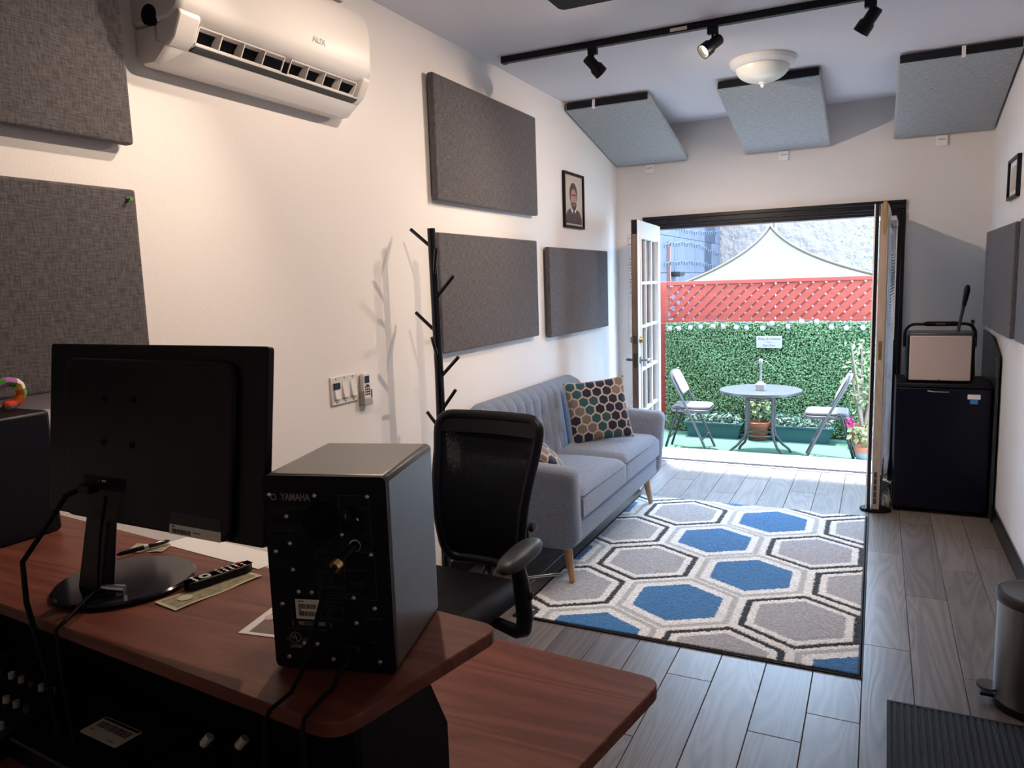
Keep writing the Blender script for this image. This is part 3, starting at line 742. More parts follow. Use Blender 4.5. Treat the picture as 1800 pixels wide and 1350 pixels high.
for s in (-1, 1):
    y0, y1 = (.004, SY-.15) if s > 0 else (-SY+.15, -.004)
    mb = MB()
    def cush(u, v, top):
        yy = y0+(y1-y0)*v; xx = -1.86+.505*u
        e = min(1, min(u, 1-u, v, 1-v)/.09); e = math.sin(e*PI/2)
        cr = .028*math.sin(PI*u)**.5*math.sin(PI*v)**.5
        return (xx, yy, (.485+.035*e*1+cr-.012*(1-e)) if top else (.372))
    N = 24
    mb.grid(lambda u, v: cush(u, v, True), N, N); mb.grid(lambda u, v: cush(u, v, False), N, N)
    off = (N+1)**2
    rim = [i for i in range(N)] + [N+(N+1)*j for j in range(N)] + [(N+1)*N+N-i for i in range(N)] + [(N+1)*(N-j) for j in range(N)]
    for a, b2 in zip(rim, rim[1:]+rim[:1]): mb.f.append((a, b2, b2+off, a+off))
    cu = mb.build('seat_cushion', 'sofa_fabric', t, bevel=0, smooth=50)
    MB().tube([(-1.855, y0+.006, .487), (-1.365, y0+.006, .487), (-1.357, y0+.016, .487), (-1.357, y1-.016, .487), (-1.365, y1-.006, .487), (-1.855, y1-.006, .487)], .0035, 6).build('piping', 'sofa_fabric', cu, smooth=60)
# tufted back
BH = .80
def backfn(u, v, front):
    yy = -BH+2*BH*u
    zt = .36+.575*v
    ch = .018*abs(math.sin(PI*u*14))**.6 if front else 0
    fade = min(1, (1-v)/.12)**.5 if v > .88 else 1.0
    fade2 = min(1, min(u, 1-u)/.035)**.5
    lean = -.10*v
    drop = .05*(1-min(1, min(u, 1-u)/.09))**2
    tuft = 0
    if front:
        for vb in (.42, .70):
            for k in range(1, 14, 2):
                dd = ((u-k/14)*2*BH)**2 + ((v-vb)*.575)**2; tuft -= .020*math.exp(-dd/.0011)
        xx = -1.915+.055*fade*fade2+ch*fade*fade2+lean*.75+tuft
    else: xx = -1.985+lean*.3 - .0
    return (max(xx, -2.036 if not front else -2.02), yy, zt-drop)
mb = MB(); NU, NV = 168, 26
mb.grid(lambda u, v: backfn(u, v, True), NU, NV); mb.grid(lambda u, v: backfn(u, v, False), NU, NV)
off = (NU+1)*(NV+1)
rim = [i for i in range(NU)] + [NU+(NU+1)*j for j in range(NV)] + [(NU+1)*NV+NU-i for i in range(NU)] + [(NU+1)*(NV-j) for j in range(NV)]
for a, b2 in zip(rim, rim[1:]+rim[:1]): mb.f.append((a, b2, b2+off, a+off))
bk = mb.build('backrest', 'sofa_fabric', t, smooth=70)
for vb in (.42, .70):
    for k in range(1, 14, 2):
        p = backfn(k/14, vb, True); MB().ball((p[0]+.006, p[1], p[2]), (.005, .012, .012), 10, 6).build('button', 'sofa_fabric', bk, smooth=60)
for sy in (-.755, .735):
    for xx, dx in ((-1.455, .035), (-1.90, -.03)):
        MB().cyl((xx, sy, .235), (xx+dx, sy+(.03 if sy > 0 else -.012), .0185), .027, .016, 16).build('leg', 'leg_wood', t, smooth=50)

# ------------------------------------------------------------------ pillows
def pillow(label, loc, rot, size, seed, s=.44):
    N = 110
    pal = [np.array(c) for c in ((.012,.016,.038), (.012,.016,.038), (.16,.13,.11), (.02,.075,.10))]
    v = []; C = []; f = []
    R2 = np.random.default_rng(seed)
    for side in (1, -1):
        base = len(v)
        for j in range(N+1):
            for i in range(N+1):
                u, w2 = i/N*2-1, j/N*2-1
                p = max(0, (1-u*u))**.55*max(0, (1-w2*w2))**.55
                pin = 1-.07*(1-abs(u)**2.5)*abs(w2)**6; pin2 = 1-.07*(1-abs(w2)**2.5)*abs(u)**6
                x = u*s/2*pin2; y = w2*s/2*pin
                z = side*(.068*p)
                v.append((x, y, z))
                rowh = .058; r = round(y/rowh); best = None
                for rr in (r-1, r, r+1):
                    o_ = .5 if rr % 2 else 0
                    k = round(x/.067-o_)
                    for kk in (k-1, k, k+1):
                        dx, dy = x-(kk+o_)*.067, y-rr*rowh; d = max(abs(dx), abs(dx)*.5+abs(dy)*.866)
                        if best is None or d < best[0]: best = (d, rr, kk)
                c = pal[(best[2]*2+best[1]*3+((best[1]*7+best[2]*5) % 3)) % 4] if best[0] < .0285 else np.array((.42,.35,.32))
                C.append((*c, 1))
        f += [(base+jj*(N+1)+ii, base+jj*(N+1)+ii+1, base+(jj+1)*(N+1)+ii+1, base+(jj+1)*(N+1)+ii)[::side] for jj in range(N) for ii in range(N)]
    me = bpy.data.meshes.new('cover'); me.from_pydata(v, [], f); me.update()
    at = me.color_attributes.new('col', 'FLOAT_COLOR', 'POINT'); at.data.foreach_set('color', np.array(C, np.float32).ravel())
    me.materials.append(M_('pillow_print'))
    t = thing('throw_pillow', label, 'pillow', loc, 0, 'hexagon print pillows on the sofa', rot)
    link('cover', me, None, t, smooth=80)
    pi = MB(); k = s/2
    pts = []
    for a in range(4):
        for q in range(12):
            uu = -1+2*q/12; w2 = 1
            pin = 1-.07*(1-abs(uu)**2.5)
            x, y = uu*k, pin*k
            for _ in range(a): x, y = y, -x
            pts.append((x, y, 0))
    pts.append(pts[0]); MB().tube(pts, .003, 6, False).build('piping', 'pillow_piping', t, smooth=60)
def face_rot(n, up=(0,0,1), roll=0):
    n = Vector(n).normalized(); x = Vector(up).cross(n).normalized(); y = n.cross(x)
    Mx = Matrix((x, y, n)).transposed() @ Matrix.Rotation(roll, 3, 'Z'); return Mx.to_euler()
pillow('hexagon print pillow leaning upright on the far end of the sofa', (-1.665, 4.69, .742), face_rot((.50, -.80, .30), roll=math.radians(5)), .42, 3, .42)
pillow('hexagon print pillow half hidden behind the mesh chair', (-1.70, 3.72, .672), face_rot((.5, .32, .8), roll=.1), .40, 5, .40)

# ================================================================== COAT RACK
t = thing('coat_rack', 'black tree-shaped coat rack with angled pegs', 'coat rack', (-1.855, 3.0, 0))
MB().tube([(-.005,0,.02),(0,0,.6),(.005,0,1.2),(-.003,0,1.862)], [.024,.023,.021,.0185], 14).build('pole', 'black_gloss', t, smooth=40)
for b0_, b1_ in (((-.004,0,1.775),(-.114,0,1.864)), ((.008,-.008,1.655),(.052,-.055,1.765)), ((.008,0,1.545),(.104,.0,1.642)), ((0,0,1.385),(-.108,0,1.478)), ((.004,-.010,1.275),(.022,-.075,1.365)),
                 ((.008,0,1.17),(.113,0,1.27)), ((.006,0,1.01),(.09,0,1.115)), ((-.002,0,.92),(-.072,0,1.004))):
    p0, p1 = Vector(b0_), Vector(b1_); MB().cyl(p0, p1, .0085, .0085, 10).build('peg', 'black_gloss', t, smooth=40)
for k in range(4):
    a = PI/4+k*PI/2; MB().tube([(0,0,.06),(.10*math.cos(a),.10*math.sin(a),.035),(.165*math.cos(a),.165*math.sin(a),.012)], [.016,.014,.011], 10).build('foot', 'black_gloss', t, smooth=40)

# ================================================================== OFFICE CHAIR
t = thing('office_chair', 'black mesh-back office chair with armrests behind the desk', 'office chair', (-1.42, 2.27, 0), math.radians(-4))
# local: seat faces -y ; x right
def seatfn(u, v):
    xx = (u-.5)*.48*(1-.10*(1-v)**3); yy = -.24+.46*v
    e = min(1, min(u, 1-u, v, 1-v)/.12); z = .455+.035*math.sin(e*PI/2)-.03*(1-v)**4
    return (xx, yy, z)
mb = MB(); N = 20; mb.grid(seatfn, N, N); mb.grid(lambda u, v: (seatfn(u,v)[0], seatfn(u,v)[1], .425-.02*(1-v)**4), N, N); off = (N+1)**2
rim = [i for i in range(N)] + [N+(N+1)*j for j in range(N)] + [(N+1)*N+N-i for i in range(N)] + [(N+1)*(N-j) for j in range(N)]
for a, b2 in zip(rim, rim[1:]+rim[:1]): mb.f.append((a, b2, b2+off, a+off))
mb.build('seat', 'black_rubber', t, smooth=60)
MB().prism(rounded([(-.2,-.2),(.2,-.2),(.2,.19),(-.2,.19)], .06), .40, .425).build('seat_pan', 'black_satin', t, bevel=.004)
# backrest: curved plane, leaning; param u across, v up
def chb(u, v, d=0):
    hw = .205+.038*v; z = .49+.58*v
    y = .265+.05*math.sin(PI*min(v*1.3, 1))*-.6+.085*v*v + .035*(2*u-1)**2*-1 + .035
    return Vector(((2*u-1)*hw, y+d, z))
outline = []
nseg = 40
def rr(s):
    """rounded-rect parameter around the back"""
    q = (s % 1)*4; k = int(q); f = q-k; r = .11
    pts = [(0,0),(1,0),(1,1),(0,1)]
    return pts[k], pts[(k+1)%4], f
poly = rounded([(0.07,0),(.93,0),(1,1),(0,1)], .13, 6)
dense = []
for i in range(len(poly)):
    a, b2 = Vector(poly[i]), Vector(poly[(i+1)%len(poly)]); n_ = max(1, int((b2-a).length/.06))
    for k in range(n_): dense.append(a.lerp(b2, k/n_))
loop = [chb(p.x, p.y) for p in dense]; loop.append(loop[0])
MB().tube(loop, .021, 10, False).build('back_frame', 'black_satin', t, smooth=60)
edge = MB().grid(lambda u, v: chb(.02+.96*u, .94+.05*v, -.004), 20, 3); 
hd = MB().grid(lambda u, v: chb(.04+.92*u, .885+.105*v, -.012), 20, 4); hd.grid(lambda u, v: chb(.04+.92*u, .885+.105*v, .012), 20, 4)
hd.build('top_band', 'black_satin', t, smooth=60)
MB().grid(lambda u, v: chb(.02+.96*u, .02+.95*v), 24, 24).build('mesh_panel', 'chair_mesh', t, smooth=80)
# lumbar hoops behind the mesh
for s in (-1, 1):
    pts = [chb(.5+s*(.02+.42*math.sin(q)), .06+.36*math.cos(q*.92-.3)**1, .045) for q in [PI/2*i/10 for i in range(11)]]
    MB().tube([(p.x, p.y, p.z) for p in pts], .012, 8).build('lumbar_arm', 'black_plastic', t, smooth=60)
MB().tube([chb(.5,.02,.06), chb(.5,.25,.07), chb(.5,.46,.05)], [.03,.028,.02], 10).build('spine', 'black_plastic', t, smooth=60)
MB().tube([(0,.10,.40),(0,.26,.40),(0,.35,.47),(0,.37,.58)], [.028,.028,.026,.022], 10).build('back_bracket', 'black_plastic', t, smooth=60)
for s in (-1, 1):
    MB().lathe([(.0005,0),(.020,.002),(.022,.010),(.020,.022),(.0005,.026)], 16, (s*.205, .30, .66), M=Matrix.Rotation(s*PI/2, 3, 'Y')).build('lumbar_knob', 'arm_grey', t, smooth=50)
for s in (-1, 1):
    x = s*(.29 if s < 0 else .315)
    pad = MB(); 
    def padfn(u, v, top): 
        a = 2*PI*u
        ex = .047*math.copysign(abs(math.cos(a))**.7, math.cos(a)); ey = .132*math.copysign(abs(math.sin(a))**.7, math.sin(a))
        return None
    prof = [(.0005,.664),(.7,.662),(.92,.652),(1.0,.638),(.98,.622),(.75,.612),(.0005,.610)]
    vs = []; n_ = 32
    for r_, z in prof:
        for j in range(n_):
            a = 2*PI*j/n_; cx, cy = math.cos(a), math.sin(a)
            ex = .046*math.copysign(abs(cx)**.75, cx)*r_; ey = .130*math.copysign(abs(cy)**.8, cy)*r_
            vs.append((x+ex, .025+ey, .018+z+.012*(ey/.13)))
    fs = [(i*n_+j, i*n_+(j+1)%n_, (i+1)*n_+(j+1)%n_, (i+1)*n_+j) for i in range(len(prof)-1) for j in range(n_)]
    pad.add(vs, fs).build('arm_pad', 'arm_grey', t, smooth=50)
    MB().tube([(x, .0, .63), (x+s*.012, .005, .56), (x+s*.02, .01, .44), (x+s*.012, .012, .385)], [.026,.030,.030,.028], 12).build('arm_post', 'black_satin', t, smooth=50)
    MB().tube([(x+s*.018, .012, .395), (x-s*.02, .012, .375), (s*.17, .012, .40)], [.030,.026,.02], 10).build('arm_bracket', 'black_satin', t, smooth=50)
    MB().ball((x+s*.047, .01, .52), (.008,.016,.016), 10, 6).build('arm_button', 'black_plastic', t, smooth=50)
MB().cyl((0,0,.12), (0,0,.40), .028, .024, 16).build('gas_lift', 'black_satin', t, smooth=40)
MB().lathe([(.045,.075),(.05,.10),(.04,.125)], 16).build('hub', 'black_satin', t, smooth=40)
for k in range(5):
    a = PI/2+.25+k*2*PI/5; ex, ey = math.cos(a), math.sin(a)
    lg = MB().tube([(.03*ex,.03*ey,.10),(.18*ex,.18*ey,.095),(.30*ex,.30*ey,.07)], [.024,.020,.015], 8).build('base_leg', 'black_satin', t, smooth=50)
    MB().cyl((.30*ex-.022*ey, .30*ey+.022*ex, .028), (.30*ex+.022*ey, .30*ey-.022*ex, .028), .027, n=14).build('caster', 'black_rubber', lg, smooth=40)

# small folded metal stand on the floor under the sofa
t = thing('folded_stand', 'folded thin chrome stand with rubber tips under the sofa', 'stand', (-1.60, 3.52, .013), math.radians(35))
MB().cyl((-.13, 0, .012), (.13, 0, .016), .005, n=8).build('rod', 'chrome', t, smooth=50)
MB().cyl((-.12, .02, .012), (.13, -.005, .03), .004, n=8).build('rod', 'chrome', t, smooth=50)
MB().lathe([(.012,0),(.014,.01),(.010,.035)], 12, (-.135, 0, .016), M=Matrix.Rotation(PI/2, 3, 'Y')).build('rubber_tip', 'grey_plastic', t, smooth=40)

# ================================================================== DESK
dk = thing('studio_desk', 'mahogany studio desk with a raised upper shelf on black supports', 'desk')
UP = [(-.634,.725),(-.562,1.079),(-2.040,1.235),(-2.040,.8475)]
MB().prism(rounded(UP, [.046,.042,0,0]), .9965, 1.0195).build('upper_shelf', 'desk_wood', dk, bevel=.003)
LO = [(-.555,.60),(-.395,1.505),(-2.03,1.635),(-2.03,.72)]
MB().prism(rounded(LO, [.05,.05,0,0]), .708, .738).build('desktop', 'desk_wood', dk, bevel=.003)
def vpanel(p0, p1, prof, th=.022):
    """vertical board between plan points p0,p1; prof list of (s,z)"""
    p0, p1 = Vector(p0), Vector(p1); d = (p1-p0); nrm = Vector((-d.y, d.x)).normalized()*th/2
    a = [(p0.x+d.x*s+nrm.x, p0.y+d.y*s+nrm.y, z) for s, z in prof]; b = [(p0.x+d.x*s-nrm.x, p0.y+d.y*s-nrm.y, z) for s, z in prof]; n = len(prof)
    return MB().add(a+b, [tuple(range(n)), tuple(reversed(range(n, 2*n)))]+[(i, (i+1)%n, n+(i+1)%n, n+i) for i in range(n)])
vpanel((-.66,.80), (-.605,.945), [(0,.738),(1,.738),(1,.915),(.8,.9965),(0,.9965)]).build('shelf_support', 'black_satin', dk)
vpanel((-.70,.93), (-1.97,1.03), [(0,.738),(1,.738),(1,.9965),(0,.9965)]).build('shelf_back', 'black_satin', dk)
vpanel((-1.99,.90), (-1.97,1.20), [(0,.738),(1,.738),(1,.9965),(0,.9965)]).build('shelf_support', 'black_satin', dk)
for px, py in ((-.70,.72),(-.62,1.40),(-1.95,.84),(-1.95,1.52)): MB().box((px-.03,py-.03,0),(px+.03,py+.03,.708)).build('leg', 'black_satin', dk, bevel=.004)
vpanel((-.70,.80), (-.62,1.34), [(0,.05),(1,.05),(1,.70),(0,.70)]).build('side_panel', 'black_satin', dk)

# ------------------------------------------------------------------ studio monitors
def speaker(label, loc, rz, detail):
    """local: back face at y=0 looking to -y, box extends +y; x right"""
    w_, h_, d_ = .238, .37, .28
    t = cam_scaled(thing('studio_speaker', label, 'speaker', loc, rz, 'pair of studio speakers on the desk'))
    b = MB().prism([(-w_/2,0),(w_/2,0),(w_/2,d_),(-w_/2,d_)], 0, h_).build('cabinet', 'speaker_black_lit' if detail else 'black_satin', t, bevel=.012, seg=3)  # near cabinet takes the daylit copy, its twin the darker black
    # front side drivers
    MB().cyl((0, d_, .14), (0, d_+.008, .14), .088, n=32).build('woofer_ring', 'black_plastic', t, smooth=40)
    MB().lathe([(.075,.008),(.045,-.02+.028),(.02,.006),(.0005,.010)], 32, (0, d_, .14), M=Matrix.Rotation(-PI/2, 3, 'X')).build('woofer_cone', 'white_paint', t, smooth=50)
    MB().cyl((0, d_, .295), (0, d_+.008, .295), .045, n=28).build('tweeter', 'black_plastic', t, smooth=40)
    if not detail: return t
    RB = (PI/2, 0, 0)
    y = -.0015
    MB().prism(rounded([(-w_/2+.001,.001),(w_/2-.001,.001),(w_/2-.001,h_-.001),(-w_/2+.001,h_-.001)], .012, 4), 0, .004, Matrix(((1,0,0,0),(0,0,1,-.002),(0,1,0,0),(0,0,0,1)))).build('back_plate', 'speaker_plate', t)
    y = -.0024
    text_obj('maker_name', 'YAMAHA', .0185, 'print_grey', t, (-.0555, y, .329), RB, bold=.0004, xs=.74)
    MB().lathe([(.0062,0),(.0062,.0004),(.0038,.0004),(.0038,0)], 18, (-.098, y, .329), M=Matrix.Rotation(PI/2, 3, 'X'), ring=True).build('maker_emblem', 'print_grey', t)
    for k, tx in enumerate(('POWERED MONITOR SPEAKER', 'MODEL HS50M', '120V 60Hz')): text_obj('small_print', tx, .0052, 'print_dim', t, (-.104, y, .309-k*.0062), RB, 'LEFT')
    for k, tx in enumerate(('YAMAHA CORPORATION', 'MADE IN CHINA')): text_obj('small_print', tx, .0052, 'print_dim', t, (-.101, y, .272-k*.0062), RB, 'LEFT')
    # bass port
    MB().lathe([(.040,0),(.038,-.004),(.033,-.002),(.031,.05),(.0005,.05)], 36, (-.006, -.002, .282), M=Matrix.Rotation(-PI/2, 3, 'X')).build('bass_port', 'black_rubber', t, smooth=40)
    for sx, sz in ((-.106,.333),(-.018,.333),(.082,.333),(-.101,.226),(.083,.226),(-.096,.125),(.084,.125),(-.090,.022),(-.002,.022),(.088,.022),(-.075,.293),(-.072,.242),(-.070,.192),(.03,.262),(.045,.143),(-.062,.150),(-.036,.150),(-.058,.050),(-.032,.050),(.047,.095),(.060,.29)):
        MB().lathe([(.0048,0),(.0045,.002),(.0028,.0032),(.0022,.0018),(.0005,.0018)], 12, (sx, -.002, sz), M=Matrix.Rotation(PI/2, 3, 'X')).build('screw', 'chrome', t, smooth=50)
    def rect(x0, x1, z0, z1, m_='print_dim', th=.0008):
        r = MB().box((x0,y-.0002,z0),(x1,y+.0004,z0+th)).box((x0,y-.0002,z1-th),(x1,y+.0004,z1)).box((x0,y-.0002,z0),(x0+th,y+.0004,z1)).box((x1-th,y-.0002,z0),(x1,y+.0004,z1))
        return r
    mbx = rect(.028,.086,.233,.335); mbx.v += []
    mbx.build('printed_border', 'print_dim', t); rect(.030,.090,.14,.231).build('printed_border', 'print_dim', t)
    for k, (z, nm) in enumerate(((.214,'MID EQ'),(.175,'ROOM CONTROL'),(.146,'HIGH TRIM'),(.112,'LOW CUT'))):
        rect(-.022,.024,z-.013,z+.013).build('printed_graph', 'print_dim', t)
        text_obj('small_print', nm, .0055, 'print_dim', t, (-.020, y, z+.0165), RB, 'LEFT')
        ln = MB()
        if k == 0: ln.tube([(-.02,y,z),(-.008,y,z),(.001,y,z+.006),(.010,y,z),(.022,y,z)], .0005, 4).tube([(-.008,y,z),(.001,y,z-.006),(.010,y,z)], .0005, 4)
        elif k == 1: [ln.cyl((-.02,y,z+q),(.008,y,z+q*.7), .0005, n=4) for q in (-.006,0,.006)]
        elif k == 2: [ln.tube([(-.018,y,z),(-.008,y,z+q),(.022,y,z+q)], .0005, 4) for q in (-.006,0,.006)]
        else: ln.cyl((-.016,y,z+.007),(.022,y,z+.007), .0005, n=4).cyl((-.012,y,z-.011),(-.004,y,z+.007), .0005, n=4).cyl((-.006,y,z-.011),(.002,y,z+.007), .0005, n=4)
        ln.build('printed_curve', 'print_dim', t)
    for tx, xx, zz in (('LEVEL',.076,.312),('INPUT',.078,.262),('ROOM CONTROL',.048,.195),('HIGH TRIM',.052,.170),('LOW CUT',.044,.150),('POWER ON',.080,.105),('AC IN',.078,.060)):
        text_obj('small_print', tx, .006, 'print_dim', t, (xx, y, zz), RB)
    MB().lathe([(.011,0),(.010,.012),(.0005,.0125)], 20, (.045, -.002, .302), M=Matrix.Rotation(PI/2, 3, 'X')).build('level_knob', 'black_plastic', t, smooth=40)
    MB().box((.0435,-.0155,.296),(.0455,-.0145,.304)).build('knob_pointer', 'print_grey', t)
    MB().lathe([(.015,0),(.015,.003),(.011,.003),(.011,.0)], 20, (.055, -.002, .277), M=Matrix.Rotation(PI/2, 3, 'X'), ring=True).build('xlr_socket', 'black_plastic', t, smooth=40)
    MB().lathe([(.0115,0),(.0115,.003),(.009,.003),(.009,0)], 20, (.055, -.002, .243), M=Matrix.Rotation(PI/2, 3, 'X'), ring=True).build('jack_socket', 'chrome', t, smooth=40)
    # stickers
    st = MB().prism([(-.070,.098),(-.030,.098),(-.022,.119),(-.022,.136),(-.070,.136)], 0, .0006, Matrix(((1,0,0,0),(0,0,-1,-.0024),(0,1,0,0),(0,0,0,1)))).build('serial_sticker', 'sticker', t)
    for zz, x1 in ((.118,-.030),(.104,-.030)):
        bc = MB(); xx = -.064
        while xx < x1: wd = random.choice((.0006,.0012,.0018)); bc.box((xx,-.0033,zz),(xx+wd,-.0029,zz+.009)); xx += wd+random.choice((.0007,.0012))
        bc.build('barcode', 'ink', st)
    text_obj('sticker_print', 'HS50M', .004, 'ink', st, (-.065,-.0032,.132), RB, 'LEFT'); text_obj('sticker_print', 'SER', .004, 'ink', st, (-.065,-.0032,.1155), RB, 'LEFT')
    cb = MB().box((-.066,-.0028,.086),(-.014,-.002,.093)).build('caution_band', 'print_grey', t); text_obj('caution_print', 'CAUTION', .0066, 'ink', cb, (-.040,-.0031,.0895), RB, bold=.0003)
    text_obj('small_print', 'AVIS: RISQUE DE CHOC ELECTRIQUE', .0048, 'print_dim', t, (-.090, y, .0775), RB, 'LEFT')
    for sx in (-.078, -.003): MB().tube([(sx-.003,y,.094),(sx+.002,y,.089),(sx-.001,y,.088),(sx+.002,y,.082)], .0007, 4).build('warning_bolt', 'print_grey', t)
    MB().lathe([(.0115,0),(.0115,.0004),(.0103,.0004),(.0103,0)], 28, (-.075, y, .060), M=Matrix.Rotation(PI/2, 3, 'X'), ring=True).build('listing_mark', 'print_grey', t)
    text_obj('listing_mark', 'U', .012, 'print_grey', t, (-.078, y, .0625), RB, bold=.0003); text_obj('listing_mark', 'L', .012, 'print_grey', t, (-.0715, y, .0575), RB, bold=.0003)
    text_obj('listing_mark', 'c', .008, 'print_grey', t, (-.0905, y, .057), RB); text_obj('listing_mark', 'US', .008, 'print_grey', t, (-.0565, y, .057), RB)
    text_obj('listing_mark', 'LISTED', .0078, 'print_grey', t, (-.074, y, .043), RB, bold=.0002)
    return t
SA = math.atan2(1.059-.996, -.78+1.01)
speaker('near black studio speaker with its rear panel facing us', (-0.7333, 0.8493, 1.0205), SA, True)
# jack plug + cables of the near speaker
t = cam_scaled(thing('audio_cable', 'black audio cable with a gold-banded plug in the near speaker', 'cable', (-0.7333, 0.8493, 1.0205), SA))
MB().cyl((.0535,-.0068,.2425), (.040,-.045,.226), .0085, .0075, 14).build('plug_body', 'black_satin', t, smooth=40)
MB().cyl((.040,-.045,.226), (.036,-.056,.2215), .0105, .0105, 18).build('plug_band', 'gold', t, smooth=40)
MB().tube([(.036,-.056,.2215),(.030,-.075,.205),(.015,-.085,.15),(-.012,-.092,.06),(-.04,-.097,.008),(-.052,-.150,.006),(-.056,-.162,-.01),(-.058,-.164,-.05),(-.06,-.166,-.285)], .0042, 8).build('cord', 'black_rubber', t, smooth=60)
t = cam_scaled(thing('mains_cable', 'black mains cable dropping from the near speaker over the desk edge', 'cable', (-0.7333, 0.8493, 1.0205), SA))
MB().box((.030,-.030,.045),(.060,-.003,.066)).build('plug', 'black_plastic', t, bevel=.004)
MB().tube([(.045,-.03,.055),(.045,-.06,.045),(.03,-.085,.012),(.022,-.10,.008),(.018,-.166,.006),(.018,-.178,-.012),(.02,-.18,-.05),(.02,-.182,-.285)], .0045, 8).build('cord', 'black_rubber', t, smooth=60)
speaker('far black studio speaker by the wall under the patchwork toy', (-1.9385, .915, 1.0205), 0.0, False)

# ------------------------------------------------------------------ patchwork toy (plain soft ornament)
t = cam_scaled(thing('patchwork_toy', 'multicoloured patchwork soft toy on the far speaker, cut by the photo edge', 'toy', (-1.953, 1.075, 1.3280)))
pc = ['toy_red','toy_white','toy_orange','toy_blue','toy_yellow','toy_green','toy_pink','toy_purple']
def patches(fn, nu, nv, pu, pv, name, seed):
    R3 = random.Random(seed)
    for a in range(pu):
        for b in range(pv):
            MB().grid(lambda u, v: fn((a+u)/pu, (b+v)/pv), nu, nv).build(name, R3.choice(pc), t, smooth=80)
def bodyfn(u, v):
    a = 2*PI*u; p = PI*v; return (.045*math.sin(p)*math.cos(a), -.035+.055*math.sin(p)*math.sin(a), .052-.05*math.cos(p))
patches(bodyfn, 4, 4, 6, 5, 'patch', 4)
pth = [Vector(p) for p in ((.02,.0,.075),(.03,.035,.088),(.035,.065,.078),(.035,.072,.045),(.03,.055,.02),(.025,.02,.014))]
def armfn(u, v):
    q = v*(len(pth)-1); k = min(int(q), len(pth)-2); f = q-k; c = pth[k].lerp(pth[k+1], f); tg = (pth[k+1]-pth[k]).normalized()
    a = 2*PI*u; n1 = Vector((1,0,0)); n2 = tg.cross(n1).normalized(); r = .0145*(1 if .04 < v < .96 else .4)
    return c+r*(math.cos(a)*n1+math.sin(a)*n2)
patches(armfn, 5, 4, 2, 6, 'patch', 9)

# ------------------------------------------------------------------ computer monitor
mA, mB = Vector((-1.489,.9446)), Vector((-.8965,.9255)); ma = math.atan2((mB-mA).y, (mB-mA).x); mc = (mA+mB)/2
def to_mon(x, y):
    d = (Vector((x, y))-mc)/CAM_SCALE[0]; return (d.x*math.cos(ma)+d.y*math.sin(ma), -d.x*math.sin(ma)+d.y*math.cos(ma))
t = cam_scaled(thing('computer_monitor', 'large black computer monitor seen from behind on a round stand', 'monitor', (mc.x, mc.y, 1.0205), ma))
hw, zb0, zt0 = .358, .190, .592
MXZ = lambda y0: Matrix(((1,0,0,0),(0,0,1,y0),(0,1,0,0),(0,0,0,1)))
MB().prism(rounded([(-hw,zb0),(hw,zb0),(hw,zt0),(-hw,zt0)], .010), 0, .018, MXZ(.002)).build('screen_body', 'black_satin', t, bevel=.003)
MB().box((-hw+.012,.0195,zb0+.02),(hw-.012,.0205,zt0-.012)).build('screen', 'black_gloss', t)
MB().prism(rounded([(-.28,.19),(.28,.19),(.28,.56),(-.28,.56)], .04), 0, .014, MXZ(-.012)).build('rear_housing', 'black_satin', t, bevel=.013, seg=4)
for px, pz in ((-.13,.47),(-.03,.47),(-.13,.37),(-.03,.37)): MB().lathe([(.0075,0),(.007,-.002),(.004,-.0005),(.0005,-.0005)], 12, (px, -.0125, pz), M=Matrix.Rotation(-PI/2, 3, 'X')).build('mount_hole', 'black_rubber', t)
text_obj('embossed_name', 'ASUS', .030, 'black_satin', t, (-.05, -.0124, .527), (PI/2,0,0))
pt_ = MB().box((-.20,-.0125,.262),(-.05,-.0118,.292)).build('port_recess', 'black_rubber', t)
MB().box((-.128,-.016,.272),(-.112,-.0125,.284)).cyl((-.138,-.016,.280),(-.138,-.0125,.280), .0025, n=8).cyl((-.102,-.016,.278),(-.102,-.0125,.278), .0025, n=8).build('video_socket', 'chrome', pt_)
MB().box((.098,-.0128,.212),(.253,-.012,.238)).build('rating_label', 'label_navy', t)
bl = MB().box((.098,-.0132,.191),(.253,-.0125,.212)).build('serial_label', 'sticker', t)
bc = MB(); xx = .106
while xx < .162: wd = random.choice((.001,.0018,.0024)); bc.box((xx,-.0136,.194),(xx+wd,-.0132,.203)); xx += wd+random.choice((.001,.0016))
bc.build('barcode', 'ink', bl)
text_obj('label_print', 'S/N', .0055, 'ink', bl, (.106,-.0134,.2075), (PI/2,0,0), 'LEFT'); text_obj('label_print', 'Model No.', .005, 'ink', bl, (.172,-.0134,.201), (PI/2,0,0), 'LEFT')
tilt = Matrix.Translation((0,0,zt0)) @ Matrix.Rotation(math.radians(-7.4), 4, 'X') @ Matrix.Translation((0,0,-zt0))
for ch in t.children: ch.matrix_local = tilt @ ch.matrix_local
fx, fy = to_mon(-1.3589, 0.9612)
MB().lathe([(.15,0),(.158,.003),(.16,.010),(.155,.014),(.0005,.0145)], 48, (fx, fy, 0)).build('foot', 'black_gloss', t, smooth=30)
nx, ny = to_mon(-1.3713, 0.9032); nx2, ny2 = to_mon(-1.3258, 0.9214)
MB().add([(nx-.045,ny-.014,.014),(nx+.045,ny-.014,.014),(nx+.045,ny+.02,.014),(nx-.045,ny+.02,.014),(nx2-.038,ny2-.012,.30),(nx2+.038,ny2-.012,.30),(nx2+.038,ny2+.008,.30),(nx2-.038,ny2+.008,.30)],
         [(3,2,1,0),(4,5,6,7),(0,1,5,4),(1,2,6,5),(2,3,7,6),(3,0,4,7)]).build('neck', 'black_satin', t, bevel=.004)
